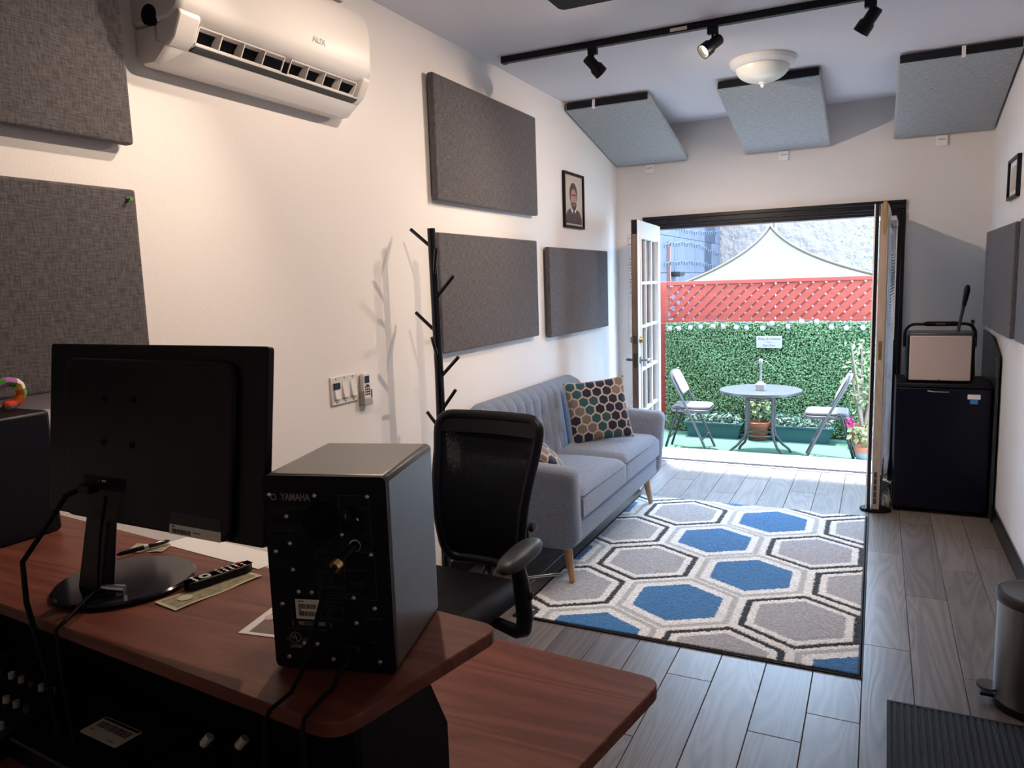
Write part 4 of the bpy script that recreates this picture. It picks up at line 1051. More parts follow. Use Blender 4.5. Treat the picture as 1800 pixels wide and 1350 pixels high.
# hanging cables
t = cam_scaled(thing('monitor_cable', 'thick black video cable looping from the monitor over the desk edge', 'cable', (0, 0, .2742)))
MB().tube([(-1.60,1.055,1.175),(-1.63,1.03,1.16),(-1.68,1.02,1.10),(-1.70,.96,1.02),(-1.665,.938,.94),(-1.64,.935,.87),(-1.62,.935,.80),(-1.60,.935,.64)], .006, 8).build('cord', 'black_rubber', t, smooth=60)
MB().box((-1.605,1.040,1.165),(-1.565,1.068,1.185)).build('plug', 'black_plastic', t, bevel=.003)
t = cam_scaled(thing('power_lead', 'thin black lead with a chrome plug lying on the monitor foot', 'cable', (0, 0, .2742)))
MB().cyl((-1.588,1.075,.932), (-1.555,1.095,.926), .0085, .0095, 14).build('plug_body', 'chrome', t, smooth=40)
MB().cyl((-1.598,1.068,.934), (-1.588,1.075,.932), .006, .006, 12).build('plug_tip', 'chrome', t, smooth=40)
MB().tube([(-1.53,1.055,1.16),(-1.545,1.045,1.08),(-1.575,1.050,.98),(-1.60,1.062,.936),(-1.59,1.02,.923),(-1.565,.96,.910),(-1.555,.928,.90),(-1.548,.926,.80),(-1.535,.926,.64)], .004, 8).build('cord', 'black_rubber', t, smooth=60)

# ------------------------------------------------------------------ things on the shelf
ZD = 1.0200
def sheet(name, label, cat, pts, m_, z, th=.0006, group=None):
    c = Vector((sum(p[0] for p in pts)/len(pts), sum(p[1] for p in pts)/len(pts)))
    t = thing(name, label, cat, (c.x, c.y, z), 0, group)
    MB().prism([(p[0]-c.x, p[1]-c.y) for p in pts], 0, th).build('paper', m_, t); return t, c
def note(label, p0, p1, wdt, z):
    """wavy banknote along p0->p1"""
    p0, p1 = Vector(p0), Vector(p1); d = (p1-p0); n = Vector((-d.y, d.x)).normalized(); c = (p0+p1)/2
    t = thing('banknote', label, 'banknote', (c.x, c.y, z), 0, 'banknotes on the desk')
    def fn(u, v):
        q = p0+d*u+n*wdt*(v-.5)-c; return (q.x, q.y, .0012+.0011*math.sin(9*u+2*v)*(.3+abs(v-.5)*1.4))
    mb = MB().grid(fn, 20, 8); o = mb.build('paper', 'note_rim', t, smooth=60)
    mb = MB().grid(lambda u, v: tuple(Vector(fn(.04+.92*u, .09+.82*v))+Vector((0,0,.0003))), 20, 8); o = mb.build('print', 'banknote', t, smooth=60)
    mb = MB(); pc_ = p0+d*.22-c
    mb.lathe([(.014,.0030),(.0005,.0031)], 18, (pc_.x, pc_.y, 0)); mb.build('seal', 'note_rim', t)
    return t
note('creased banknote under the black remote control', (-1.1866,.9115), (-1.1584,1.1020), .0704, ZD)
note('banknote under the black pen behind the monitor foot', (-1.5412, 1.1103), (-1.4625, 1.1476), .058, ZD)
sheet('paper_sheet', 'white paper sheet overhanging the rear edge of the shelf', 'paper', [(-1.4915, 1.16), (-1.16, 1.1228), (-1.1476, 1.2015), (-1.4791, 1.2346)], 'paper', ZD)
# pen
t = cam_scaled(thing('pen', 'black and silver pen lying on a banknote', 'pen', (-1.4915, 1.1062, ZD+.0105), math.atan2(.105, .03)))
MB().tube([(-.07,0,0),(-.06,0,0),(0,0,0)], [.002,.0058,.0066], 12).build('barrel', 'black_gloss', t, smooth=40)
MB().cyl((0,0,0), (.012,0,0), .0072, n=14).build('ring', 'chrome', t, smooth=40)
MB().tube([(.012,0,0),(.06,0,0),(.07,0,0)], [.0066,.0058,.003], 12).build('cap', 'black_gloss', t, smooth=40)
MB().cyl((.07,0,0), (.074,0,0), .003, n=10).build('tip', 'chrome', t, smooth=40)
# remote
ra = math.atan2(1.341-1.194, -1.416+1.456)
t = cam_scaled(thing('remote_control', 'black remote control with coloured buttons on a banknote', 'remote control', (-1.1932, 1.0482, ZD+.0035), ra))
MB().prism(rounded([(-.085,-.023),(.085,-.023),(.085,.023),(-.085,.023)], .03, 8), 0, .017).build('body', 'black_satin', t, bevel=.005, seg=3)
MB().lathe([(.015,0),(.014,.0015),(.007,.0015),(.007,0)], 24, (-.035, 0, .017), ring=True).build('navigation_ring', 'grey_plastic', t, smooth=40)
bcl = ['grey_plastic','white_plastic','toy_red','toy_pink']
for i in range(5):
    for j in range(3): MB().lathe([(.0042,0),(.0038,.0018)], 10, (.0+i*.0155, -.0125+.0125*j, .017)).build('button', bcl[(i*2+j) % 4 if (i+j) % 3 == 0 else (i % 2)], t, smooth=40)
for j in range(3): MB().lathe([(.0042,0),(.0038,.0018)], 10, (-.062, -.0125+.0125*j, .017)).build('button', 'white_plastic', t, smooth=40)
# photo print
t, c = sheet('photo_print', 'small photo print with a white border beside the near speaker', 'photo', [(-0.9736, 0.8849), (-0.8783, 0.899), (-0.899, 1.0067), (-0.9943, 0.9927)], 'paper', ZD)
pq = [(-0.9587, 0.8957), (-0.8891, 0.9065), (-0.9073, 0.9968), (-0.9769, 0.986)]
MB().prism([(a-c.x, b-c.y) for a, b in pq], .0006, .0009).build('image', 'photo_dark', t)
MB().lathe([(.010,.0009),(.0005,.0012)], 12, (-0.9653-c.x, 0.9529-c.y, 0)).build('image_spot', 'toy_pink', t)

# ------------------------------------------------------------------ gear on the lower desktop (camera side)
ZL = .7385
t = thing('audio_interface', 'black audio unit with a barcode sticker under the shelf', 'audio unit', (-1.29, .845, ZL), math.radians(-4))
MB().box((-.16,-.10,0),(.16,.075,.042)).build('case', 'black_satin', t, bevel=.004)
st = MB().prism(rounded([(-.055,-.025),(.060,-.025),(.060,.030),(-.055,.030)], .006), .0425, .0432).build('serial_sticker', 'sticker', t)
MB().box((-.052,.022,.0432),(.056,.028,.0435)).build('sticker_band', 'ink', st)
bc = MB(); xx = -.044
while xx < .046: wd = random.choice((.0016,.0026,.0034)); bc.box((xx,.001,.0432),(xx+wd,.018,.0435)); xx += wd+random.choice((.0016,.0026))
bc.build('barcode', 'ink', st)
text_obj('sticker_print', 'S/N', .008, 'ink', st, (-.046,-.008,.0434), (0,0,0), 'LEFT', .0001); text_obj('sticker_print', 'AUDIO', .007, 'ink', st, (.02,-.017,.0434), (0,0,0), 'LEFT', .0001)
t = thing('audio_cables', 'two black cables with white plugs behind the audio unit', 'cable', (0, 0, 0))
for (px, py), rz in (((-1.085,.885), .5), ((-1.02,.905), .6)):
    a = MB().cyl((px, py, .785), (px+.014*math.cos(rz), py+.014*math.sin(rz), .800), .0085, n=12).build('plug', 'white_plastic', t, smooth=40)
    MB().tube([(px, py, .7875), (px-.02, py-.03, .7865), (px-.03, py-.09, .7865), (px-.04, py-.16, .7865)], .004, 8).build('cord', 'black_rubber', a, smooth=60)
t = thing('rack_unit', 'low black equipment case between the audio unit and shelf support', 'equipment case', (-1.02, .835, ZL), math.radians(-4))
MB().box((-.10,-.11,0),(.13,.075,.036)).build('case', 'black_satin', t, bevel=.004)
MB().box((-.09,-.09,.036),(.12,.06,.0375)).build('lid', 'black_plastic', t)
t = thing('mixer', 'small black mixer with pale knobs in the bottom corner', 'mixer', (-1.60, .80, ZL), math.radians(-3))
MB().prism([(-.12,0),(.12,0),(.12,.075),(-.12,.03)], -.14, .14, Matrix(((0,0,1,0),(1,0,0,0),(0,1,0,0),(0,0,0,1)))).build('case', 'black_satin', t, bevel=.003)
for i in range(7):
    for j in range(4):
        y = -.08+j*.05; z = .03+.045*(y+.12)/.24
        MB().lathe([(.007,0),(.0062,.013),(.0005,.0135)], 12, (-.11+i*.037, y, z)).build('knob', ('knob_cream', 'dark_grey', 'grey_plastic')[(i+j*2) % 3], t, smooth=40)

# ================================================================== FRIDGE CORNER
t = thing('mini_fridge', 'black compact fridge beside the open door', 'fridge', (.392, 5.50, 0))
hwf = .272
MB().box((-hwf, .055, .02), (hwf, .52, .862)).build('cabinet', 'black_satin', t, bevel=.006)
MB().prism(rounded([(-hwf,.0),(hwf,.0),(hwf,.048),(-hwf,.048)], [.014,.014,0,0]), .035, .838).build('door', 'black_gloss_soft', t, bevel=.003)
dh = MB().prism([(-hwf,.006),(hwf,.006),(hwf,.055),(-hwf,.055)], .842, .868).build('top_trim', 'black_plastic', t, bevel=.005)
MB().tube([(-.09,-.008,.822),(-.06,-.014,.818),(.0,-.015,.817),(.0,-.015,.817),(.03,-.014,.818)], .0045, 8).build('door_badge', 'steel', t, smooth=50)
MB().box((.135,-.0025,.775),(.205,-.0005,.805)).build('sticker', 'paper', t)
MB().box((.150,-.0025,.745),(.192,-.0005,.772)).build('energy_sticker', 'blue_sticker', t)
for sx in (-.24, .24):
    for sy in (.06, .46): MB().cyl((sx, sy, 0), (sx, sy, .025), .016, n=12).build('foot', 'black_rubber', t)
# countertop cooler / appliance on the fridge
t = thing('beige_cooler', 'beige-fronted cooler box with black carry handle on the fridge', 'cooler', (.365, 5.55, .870))
MB().box((-.19, .03, .002), (.20, .36, .30)).build('body', 'black_satin', t, bevel=.02, seg=3)
MB().box((-.172, .0, .012), (.178, .034, .305)).build('front_panel', 'beige', t, bevel=.006)
MB().prism([(-.18,.015),(.185,.015),(.19,.30),(-.18,.30)], .300, .322).build('lid', 'lid_steel', t, bevel=.008)
MB().lathe([(.004,0),(.004,.002)], 8, (.0, -.001, .022), M=Matrix.Rotation(PI/2,3,'X')).build('screw', 'dark_grey', t)
pts = [(-.20,.16,.22),(-.20,.16,.30)]+[(-.20+.06*(1-math.cos(a)), .16, .30+.07*math.sin(a)) for a in [PI/2*i/5 for i in range(1,6)]]+[(.15,.16,.372)]+[(.15+.06*math.sin(a), .16, .372-.07*(1-math.cos(a))) for a in [PI/2*i/5 for i in range(1,6)]]+[(.21,.16,.22)]
hdl = MB().tube(pts, .0095, 10).build('carry_handle', 'black_satin', t, smooth=50)
MB().tube([(-.09,.16,.3715),(-.07,.16,.3725),(.10,.16,.3725),(.12,.16,.3715)], [.011,.0155,.0155,.011], 12).build('grip', 'black_rubber', hdl, smooth=50)
MB().box((-.02,.142,.368),(.035,.1445,.378)).build('badge', 'badge_red', hdl)
t = thing('paddle_handle', 'black stick with a rounded grip standing up from the cooler', 'stick', (.472, 5.66, 1.1935))
MB().tube([(0,0,0),(.010,0,.08),(.024,0,.17)], [.0095,.010,.011], 12).build('shaft', 'dark_grey', t, smooth=50)
MB().tube([(.024,0,.165),(.032,0,.22),(.038,0,.265),(.041,0,.292),(.042,0,.302)], [.0125,.017,.019,.014,.005], 12).build('grip', 'black_satin', t, smooth=50)
# dark boards standing behind the fridge against the wall
t = thing('folding_board', 'dark board leaning between the fridge and the wall', 'board', (0,0,0))
MB().prism([(5.40,.01),(6.22,.01),(6.22,1.17),(5.75,1.16),(5.42,1.06)], .672, .681, Matrix(((0,0,1,0),(1,0,0,0),(0,1,0,0),(0,0,0,1)))).build('board', 'teal_board', t, bevel=.002)
MB().box((.669,5.44,.02),(.672,5.47,1.05)).build('edge_strip', 'steel', t)
t = thing('green_cane', 'green garden cane leaning behind the fridge', 'cane', (0,0,0))
MB().cyl((.665, 6.26, .12), (.60, 6.16, 1.22), .011, .010, 10).build('stick', 'toy_green', t, smooth=50)
MB().lathe([(.0115,0),(.012,.02),(.004,.024)], 10, (.6, 6.16, 1.218)).build('cap', 'dark_grey', t, smooth=40)
# waste bin
t = thing('pedal_bin', 'round steel pedal bin with dark lid', 'waste bin', (.552, 3.115, 0))
MB().lathe([(.118,0),(.130,.004),(.130,.03),(.126,.034)], 48).build('base_ring', 'black_plastic', t, smooth=40)
MB().lathe([(.128,.030),(.128,.400),(.120,.402)], 48).build('body', 'brushed_steel', t, smooth=40)
MB().lathe([(.128,.400),(.134,.404),(.135,.428),(.130,.436),(.118,.439),(.112,.437),(.0005,.438)], 48).build('lid', 'bin_lid', t, smooth=35)
MB().lathe([(.045,0),(.048,.004),(.046,.010),(.0005,.011)], 24, (-.145, -.005, .055), sx=.8, sy=.9).build('pedal', 'bin_lid', t, smooth=40)
MB().box((-.17,-.022,.022),(-.11,.018,.034)).build('pedal_arm', 'black_plastic', t, bevel=.004)
# door mat
t = thing('floor_mat', 'black ribbed floor mat in front of the pedal bin', 'mat', (.071, 2.957, .0), math.radians(-.5))
MW, ML_ = .52, .80
MB().box((0,-ML_,.001),(MW,0,.006)).build('backing', 'mat_black', t)
for lo, hi in (((0,-ML_,.006),(.014,0,.010)), ((MW-.014,-ML_,.006),(MW,0,.010)), ((.014,-.012,.006),(MW-.014,0,.010)), ((.014,-ML_,.006),(MW-.014,-ML_+.012,.010))):
    MB().box(lo, hi).build('border', 'mat_black', t, bevel=.001)
rib = MB().prism([(-.0075,.006),(.0075,.006),(.006,.0105),(-.006,.0105)], -ML_+.014, -.014, Matrix(((1,0,0,0),(0,0,1,0),(0,1,0,0),(0,0,0,1)))).mesh('rib'); rib.materials.append(M_('mat_rib'))
n_ = 22
for k in range(n_):
    o = bpy.data.objects.new('rib', rib); COL.objects.link(o); o.parent = t; o.location = (.026+k*(MW-.052)/(n_-1), 0, 0)

# ================================================================== PATIO
ZG = -.10
struct(MB().box((-4.5, YB+.06, -.4), (3.0, 7.03, -.015)).build('patio_step', 'concrete', bevel=.004), 'pale concrete step outside the doorway', 'step')
struct(MB().box((-4.5, 7.03, -.4), (3.0, 8.42, ZG)).build('patio_turf', 'turf'), 'green artificial turf of the patio', 'turf')
struct(MB().box((-4.5, 8.42, -.4), (4.0, 13.2, -.12)).build('ground_yard', 'concrete'), 'ground beyond the fence', 'ground')
# drain grate in the step
t = thing('drain_grate', 'long white slotted drain grate outside the doorway', 'drain grate', (-1.33, 6.66, -.0145))
MB().box((-.40,-.045,0),(.40,.045,.004)).build('plate', 'outdoor_white', t, bevel=.001)
for k in range(38):
    MB().box((-.385+k*.0205,-.032,.004),(-.385+k*.0205+.010,.032,.0046)).build('slot', 'grey_plastic', t)
# fence
FY = 8.36
fe = thing('garden_fence', 'red wooden fence with a diagonal lattice top', 'fence', (0, FY, ZG))
fz0, fz1, fx0, fx1 = 1.235, 1.62, -2.17, 1.6
for px in (fx0, -.55+.0, 1.6): 
    if px == fx0 or px == 1.6: MB().box((px-.045,-.045,-.05),(px+.045,.045,1.66)).build('post', 'red_wood', fe, bevel=.004)
MB().box((fx0+.045,-.03,fz0-.045),(fx1-.045,.03,fz0)).build('rail', 'red_wood', fe, bevel=.003)
MB().box((fx0+.045,-.03,fz1),(fx1-.045,.03,fz1+.04)).build('rail', 'red_wood', fe, bevel=.003)
MB().box((fx0+.045,-.03,.02),(fx1-.045,.03,.09)).build('rail', 'red_wood', fe, bevel=.003)
nb = 24; bw = (fx1-fx0-.09)/nb
for k in range(nb): MB().box((fx0+.045+k*bw+.002,.03,.0),(fx0+.045+(k+1)*bw-.002,.048,fz0)).build('board', 'red_wood', fe)
lh = fz1-fz0; sw = .066
for dirn, yy in ((1, -.012), (-1, 0.0)):
    x = fx0+.045-lh
    while x < fx1-.045:
        # slat along 45deg clipped to the frame
        def cl(xb): 
            a, b = xb, xb+lh
            return a, b
        xa, xb2 = x, x+lh
        za, zb = fz0, fz1
        lo_ = fx0+.045; hi_ = fx1-.045
        s0 = max(0, (lo_-xa)/lh); s1 = min(1, (hi_-xa)/lh)
        if s1-s0 > .08:
            p0 = (xa+lh*s0, fz0+lh*s0) if dirn > 0 else (xa+lh*s0, fz1-lh*s0); p1 = (xa+lh*s1, fz0+lh*s1) if dirn > 0 else (xa+lh*s1, fz1-lh*s1)
            hv = sw*.7071
            poly = [(p0[0]-hv, p0[1]), (p0[0]+hv, p0[1]), (p1[0]+hv, p1[1]), (p1[0]-hv, p1[1])]
            poly = [(min(max(a, lo_), hi_), b) for a, b in poly]
            MB().prism(poly, yy, yy+.011, Matrix(((1,0,0,0),(0,0,1,0),(0,1,0,0),(0,0,0,1)))).build('lattice_slat', 'red_wood', fe)
        x += .122
# return fence on the left, seen through the glazed leaf
fl_ = thing('side_fence', 'red side fence of the patio glimpsed through the glazed door', 'fence', (-2.30, 0, ZG))
MB().box((-.03,6.6,1.19),(.03,8.28,1.235)).build('rail', 'red_wood', fl_); MB().box((-.03,6.6,1.60),(.03,8.28,1.64)).build('rail', 'red_wood', fl_)
for k in range(13): MB().box((-.012,6.6+k*.128,0),(.008,6.6+k*.128+.122,1.19)).build('board', 'red_wood', fl_)
for k in range(-3, 16):
    for dirn, yy in ((1,.0),(-1,.012)):
        a, b = 6.6+k*.11, 6.6+k*.11+.365
        s0 = max(0, (6.6-a)/.365); s1 = min(1, (8.26-a)/.365)
        if s1-s0 < .1: continue
        q0 = (a+.365*s0, (1.235+.365*s0) if dirn > 0 else 1.60-.365*s0); q1 = (a+.365*s1, (1.235+.365*s1) if dirn > 0 else 1.60-.365*s1)
        MB().prism([(q0[0]-.025,q0[1]),(q0[0]+.025,q0[1]),(q1[0]+.025,q1[1]),(q1[0]-.025,q1[1])], yy, yy+.011, Matrix(((0,0,1,0),(1,0,0,0),(0,1,0,0),(0,0,0,1)))).build('lattice_slat', 'red_wood', fl_)

def leaf_mesh(name, P, Nn, S, aspect=.6, seed=1):
    """leaves as folded diamonds (4 tris): P centres, Nn normals, S size"""
    R4 = np.random.default_rng(seed); n = len(P)
    Nn = Nn/np.linalg.norm(Nn, axis=1, keepdims=True)
    rv = R4.normal(size=(n, 3)); A = np.cross(Nn, rv); A /= np.linalg.norm(A, axis=1, keepdims=True); B = np.cross(Nn, A)
    S = S[:, None]
    v = np.stack([P-A*S, P-B*S*aspect+Nn*S*.22, P+A*S, P+B*S*aspect+Nn*S*.22], 1).reshape(-1, 3)
    k = np.arange(n)[:, None]*4
    f = np.concatenate([k+np.array([[0,1,2]]), k+np.array([[0,2,3]])], 0)
    me = bpy.data.meshes.new(name); me.from_pydata(v.tolist(), [], f.tolist()); me.update(); return me
# boxwood hedge panels
hg = thing('hedge_panel', 'artificial boxwood hedge covering the lower fence', 'hedge', (0, FY-.078, ZG))
MB().box((fx0+.05, .0, .10), (fx1-.05, .02, fz0-.03)).build('backing', 'hedge_dark', hg)
n = 60000
P = np.stack([RNG.uniform(fx0+.05, fx1-.05, n), RNG.uniform(-.055, .0, n), RNG.uniform(.02, fz0-.02, n)], 1)
P[:, 1] += .012*np.sin(P[:, 0]*9)*np.sin(P[:, 2]*11)
Nn = RNG.normal(0, .55, (n, 3)); Nn[:, 1] -= .9; Nn[:, 2] += .45
o = link('leaves', leaf_mesh('leaves', P, Nn, RNG.uniform(.008, .0145, n), .62, 2), 'leaf_green', hg); o['kind'] = 'stuff'
# string lights
sg = thing('string_lights', 'string of clear bulbs along the top of the hedge', 'string lights', (0, FY-.185, 0))
bx = [-2.055,-1.955,-1.83,-1.72,-1.585,-1.48,-1.345,-1.24,-1.08,-.985,-.83,-.70,-.555,-.42,-.28,-.13,0.02,.17]
def wz(x): return 1.118+.012*math.sin(x*7)
MB().tube([(x, 0, wz(x)) for x in np.linspace(-2.16, .4, 60)], .003, 5).build('wire', 'wire_grey', sg, smooth=60)
for k, x in enumerate(bx):
    dn = -1 if k not in (9, 11, 12) else 1
    b = MB().lathe([(.0005,0),(.018,.006),(.026,.024),(.022,.044),(.012,.056)], 12, (x, 0, wz(x)-.085 if dn < 0 else wz(x)-.04)).build('bulb', 'bulb_glass', sg, smooth=60)
    MB().cyl((x, 0, wz(x)-.032 if dn < 0 else wz(x)+.014), (x, 0, wz(x)), .010, n=8).build('socket', 'wire_grey', b)
# sign
t = thing('patio_sign', 'small white lettered sign hung on the hedge', 'sign', (-1.015, FY-.165, .905))
MB().box((-.128,-.006,-.062),(.128,.004,.062)).build('board', 'outdoor_white', t, bevel=.002)
for k, (tx, sz) in enumerate((('Relax & Unwind', .036), ('- we are on -', .016), ('Patio Time', .030))):
    text_obj('lettering', tx, sz, 'sign_ink', t, (0, -.0066, .034-k*.034), (PI/2,0,0), xs=.92)
# bistro table
TX, TY = -.985, 7.38
t = thing('bistro_table', 'round glass-topped patio table with grey metal legs', 'table', (TX, TY, ZG))
tz = .618
MB().lathe([(.352,tz-.004),(.352,tz+.002),(.0005,tz+.002)], 56).build('glass_top', 'table_glass', t, smooth=30)
MB().lathe([(.352,tz-.022),(.372,tz-.020),(.376,tz-.006),(.372,tz+.005),(.352,tz+.004)], 56).build('rim', 'grey_metal', t, smooth=40)
def ring(r, z, rad): return MB().tube([(r*math.cos(a), r*math.sin(a), z) for a in np.linspace(0, 2*PI, 37)], rad, 8, False)
ring(.135, tz-.07, .009).build('upper_ring', 'grey_metal', t, smooth=60); ring(.135, .19, .009).build('lower_ring', 'grey_metal', t, smooth=60); ring(.118, tz-.09, .006).build('upper_ring', 'grey_metal', t, smooth=60)
for k, (ex, ey) in enumerate(((-.28,-.15),(.235,-.15),(.27,.13),(-.215,.13))):
    L = math.hypot(ex, ey); a0_ = (ex/L*.14, ey/L*.14)
    a0_ = (math.copysign(.118, ex), math.copysign(.072, ey))
    MB().tube([(a0_[0],a0_[1],tz-.015),(a0_[0],a0_[1],.24),(a0_[0]*1.1,a0_[1]*1.1,.17),(ex*.72,ey*.72,.085),(ex*.93,ey*.93,.035),(ex,ey,.0)], .0125, 10).build('leg', 'grey_metal', t, smooth=60)
# fly fan
t = thing('fly_fan', 'white tabletop fly fan with two drooping blades', 'fan', (TX+.005, TY-.05, ZG+tz+.003))
MB().prism(rounded([(-.042,-.042),(.042,-.042),(.042,.042),(-.042,.042)], .012), 0, .062).build('base', 'outdoor_white', t, bevel=.004)
MB().lathe([(.040,.062),(.030,.075),(.013,.085),(.010,.10),(.0095,.25),(.013,.255),(.018,.262),(.019,.290),(.012,.300),(.0005,.302)], 20).build('column', 'outdoor_white', t, smooth=40)
for s in (-1, 1):
    mb = MB().grid(lambda u, v, s=s: (s*(.015+.125*u), .010*(v-.5), .285-.10*u**1.7), 12, 1); b = mb.build('blade', 'outdoor_white', t, smooth=60); b.modifiers.new('solid', 'SOLIDIFY').thickness = .002
# folding chairs: local +x is the front
def folding_chair(label, loc, rz):
    t = thing('folding_chair', label, 'folding chair', loc, rz, 'padded folding chairs at the patio table')
    hw = .20
    for s in (-1, 1):
        MB().tube([(.19,s*hw,0),(.0,s*hw,.42),(-.16,s*hw,.74),(-.175,s*.17,.80)], .0125, 8).build('front_leg', 'grey_metal', t, smooth=60)
        MB().tube([(-.24,s*(hw-.025),0),(-.115,s*(hw-.025),.42),(-.10,s*(hw-.025),.46)], .0115, 8).build('rear_leg', 'dark_metal', t, smooth=60)
        MB().cyl((-.105,s*(hw-.012),.455), (.03,s*(hw-.012),.365), .006, n=6).build('link', 'grey_metal', t)
    MB().cyl((.128,-hw,.14),(.128,hw,.14), .008, n=8).build('crossbar', 'grey_metal', t); MB().cyl((-.20,-hw+.02,.14),(-.20,hw-.02,.14), .008, n=8).build('crossbar', 'dark_metal', t)
    seat = rounded([(-.18,-.18),(.20,-.195),(.20,.195),(-.18,.18)], [.04,.10,.10,.04])
    MB().prism(seat, .405, .432).build('seat_pan', 'grey_metal', t, bevel=.004)
    MB().prism([(x*.95, y*.95) for x, y in seat], .432, .462).build('seat_pad', 'pad_fabric', t, bevel=.014, seg=3)
    Mb = Matrix.Translation((-.125, 0, .66)) @ Matrix.Rotation(math.radians(-26), 4, 'Y') @ Matrix(((0,0,1,0),(1,0,0,0),(0,1,0,0),(0,0,0,1)))
    bp = rounded([(-.19,-.11),(.19,-.11),(.185,.15),(-.185,.15)], [.06,.06,.11,.11])
    MB().prism(bp, -.012, .010, Mb).build('back_shell', 'back_shell', t, bevel=.004)
    MB().prism([(x*.95, y*.95+.001) for x, y in bp], .010, .030, Mb).build('back_pad', 'pad_fabric', t, bevel=.012, seg=3)
    return t
folding_chair('padded folding chair on the left of the patio table', (-1.63, 7.36, ZG), math.radians(2))
folding_chair('padded folding chair on the right of the patio table', (-.385, 7.32, ZG), math.radians(181))
# planters
def planter(label, x0, x1, y, seed):
    t = thing('trough_planter', label, 'planter', ((x0+x1)/2, y, ZG+.001), math.radians(-.5), 'long planters along the hedge')
    L = x1-x0
    def ringp(ex, ey, z): return [(-ex,-ey,z),(ex,-ey,z),(ex,ey,z),(-ex,ey,z)]
    mb = MB(); rings = [ringp(L/2-.05,.075,0), ringp(L/2-.015,.098,.145), ringp(L/2,.112,.147), ringp(L/2,.112,.168), ringp(L/2-.018,.095,.168), ringp(L/2-.022,.09,.14)]
    vs = [p for r in rings for p in r]; fs = [(i*4+j, i*4+(j+1)%4, (i+1)*4+(j+1)%4, (i+1)*4+j) for i in range(5) for j in range(4)]+[(3,2,1,0)]
    mb.add(vs, fs).build('trough', 'planter', t, bevel=.003)
    MB().box((-L/2+.023,-.088,.13),(L/2-.023,.088,.142)).build('soil', 'soil', t)
    nn = 900; R5 = np.random.default_rng(seed); P = np.stack([R5.uniform(-L/2+.02, L/2-.02, nn), R5.uniform(-.10,.10,nn), .15+R5.uniform(0,.115,nn)*np.abs(np.sin(R5.uniform(0,3.1,nn)))], 1)
    Nn = R5.normal(0,.6,(nn,3)); Nn[:,2] += .8
    o = link('succulents', leaf_mesh('succulents', P, Nn, R5.uniform(.012,.028,nn), .55, seed), 'leaf_pale', t); o['kind'] = 'stuff'
planter('long green planter of succulents behind the left chair', -1.85, -1.24, 8.06, 21)
planter('long green planter of succulents behind the right chair', -.95, -.36, 8.06, 22)
def pot(name, label, loc, r, h, m_, rim_m, leaves=None, seed=1):
    t = thing(name, label, 'plant pot', loc)
    MB().lathe([(r*.66,0),(r*.70,.004),(r*.92,h*.72),(r*.93,h*.74)], 28).build('pot', m_, t, smooth=40)
    MB().lathe([(r*.93,h*.74),(r,h*.75),(r*1.02,h*.98),(r*.98,h),(r*.88,h),(r*.86,h*.85),(.0005,h*.85)], 28).build('rim', rim_m, t, smooth=40)
    return t
t = pot('terracotta_pot', 'striped terracotta pot on a saucer under the table', (-1.09, 8.03, ZG+.016), .118, .175, 'terracotta_dark', 'terracotta_dark')
MB().lathe([(.085,-.015),(.098,-.012),(.104,.004),(.095,.004),(.09,-.004),(.0005,-.006)], 24).build('saucer', 'soil', t, smooth=40)
R6 = np.random.default_rng(31); nn = 170; P = R6.normal(0, 1, (nn, 3)); P /= np.linalg.norm(P, axis=1, keepdims=True); P = P*R6.uniform(.3,1,(nn,1))*np.array([.14,.11,.15])+np.array([0,0,.36]); 
o = link('foliage', leaf_mesh('foliage', P, R6.normal(0,.6,(nn,3))+np.array([0,-.5,.7]), R6.uniform(.02,.034,nn), .6, 5), 'leaf_lime', t); o['kind'] = 'stuff'
MB().tube([(0,0,.14),(.01,0,.22),(-.01,0,.34)], .006, 6).build('stem', 'stem', t)
# jade bush
t = pot('jade_plant', 'bushy jade plant in an orange clay pot behind the right chair', (-.10, 7.90, ZG), .155, .22, 'terracotta', 'terracotta')
stems = []
R7 = random.Random(5)
for k in range(9):
    a = R7.uniform(0, 2*PI); l = R7.uniform(.08,.20); h = R7.uniform(.5,.95)
    p = [(0,0,.17),(l*.4*math.cos(a), l*.4*math.sin(a), .17+h*.4),(l*math.cos(a), l*math.sin(a)*.7, .17+h)]
    MB().tube(p, [.022,.016,.007], 8).build('stem', 'stem', t, smooth=60); stems.append(p)
pts = []
for p in stems:
    for q in range(34):
        s_ = R7.uniform(.45, 1.0); b = Vector(p[1]).lerp(Vector(p[2]), (s_-.4)/.6); pts.append((b.x+R7.gauss(0,.045), b.y+R7.gauss(0,.045), b.z+R7.gauss(0,.035)))
P = np.array(pts); o = link('foliage', leaf_mesh('foliage', P, R6.normal(0,.7,(len(P),3))+np.array([0,-.3,.6]), R6.uniform(.018,.034,len(P)), .5, 6), 'leaf_lime', t); o['kind'] = 'stuff'
t = pot('glazed_pot', 'two-tone orange and pale blue pot at the edge of the step', (-.07, 7.10, ZG), .085, .19, 'pale_teal', 'orange_glaze')
nn = 60; P = np.stack([R6.normal(-.02,.05,nn), R6.normal(0,.05,nn), R6.uniform(.24,.36,nn)], 1)
o = link('foliage', leaf_mesh('foliage', P, R6.normal(0,.6,(nn,3))+np.array([0,-.4,.7]), R6.uniform(.02,.036,nn), .8, 7), 'leaf_lime', t); o['kind'] = 'stuff'
for k in range(4): MB().tube([(0,0,.15),(.02*(k-1.5),.01,.24),(.045*(k-1.7),-.01,.33)], .004, 6).build('stem', 'leaf_lime', t)
MB().tube([(0,0,.15),(-.05,0,.30),(-.115,-.02,.375)], .004, 6).build('flower_stem', 'leaf_lime', t)
nn = 60; P = R6.normal(0,.017,(nn,3))+np.array([-.125,-.02,.395])
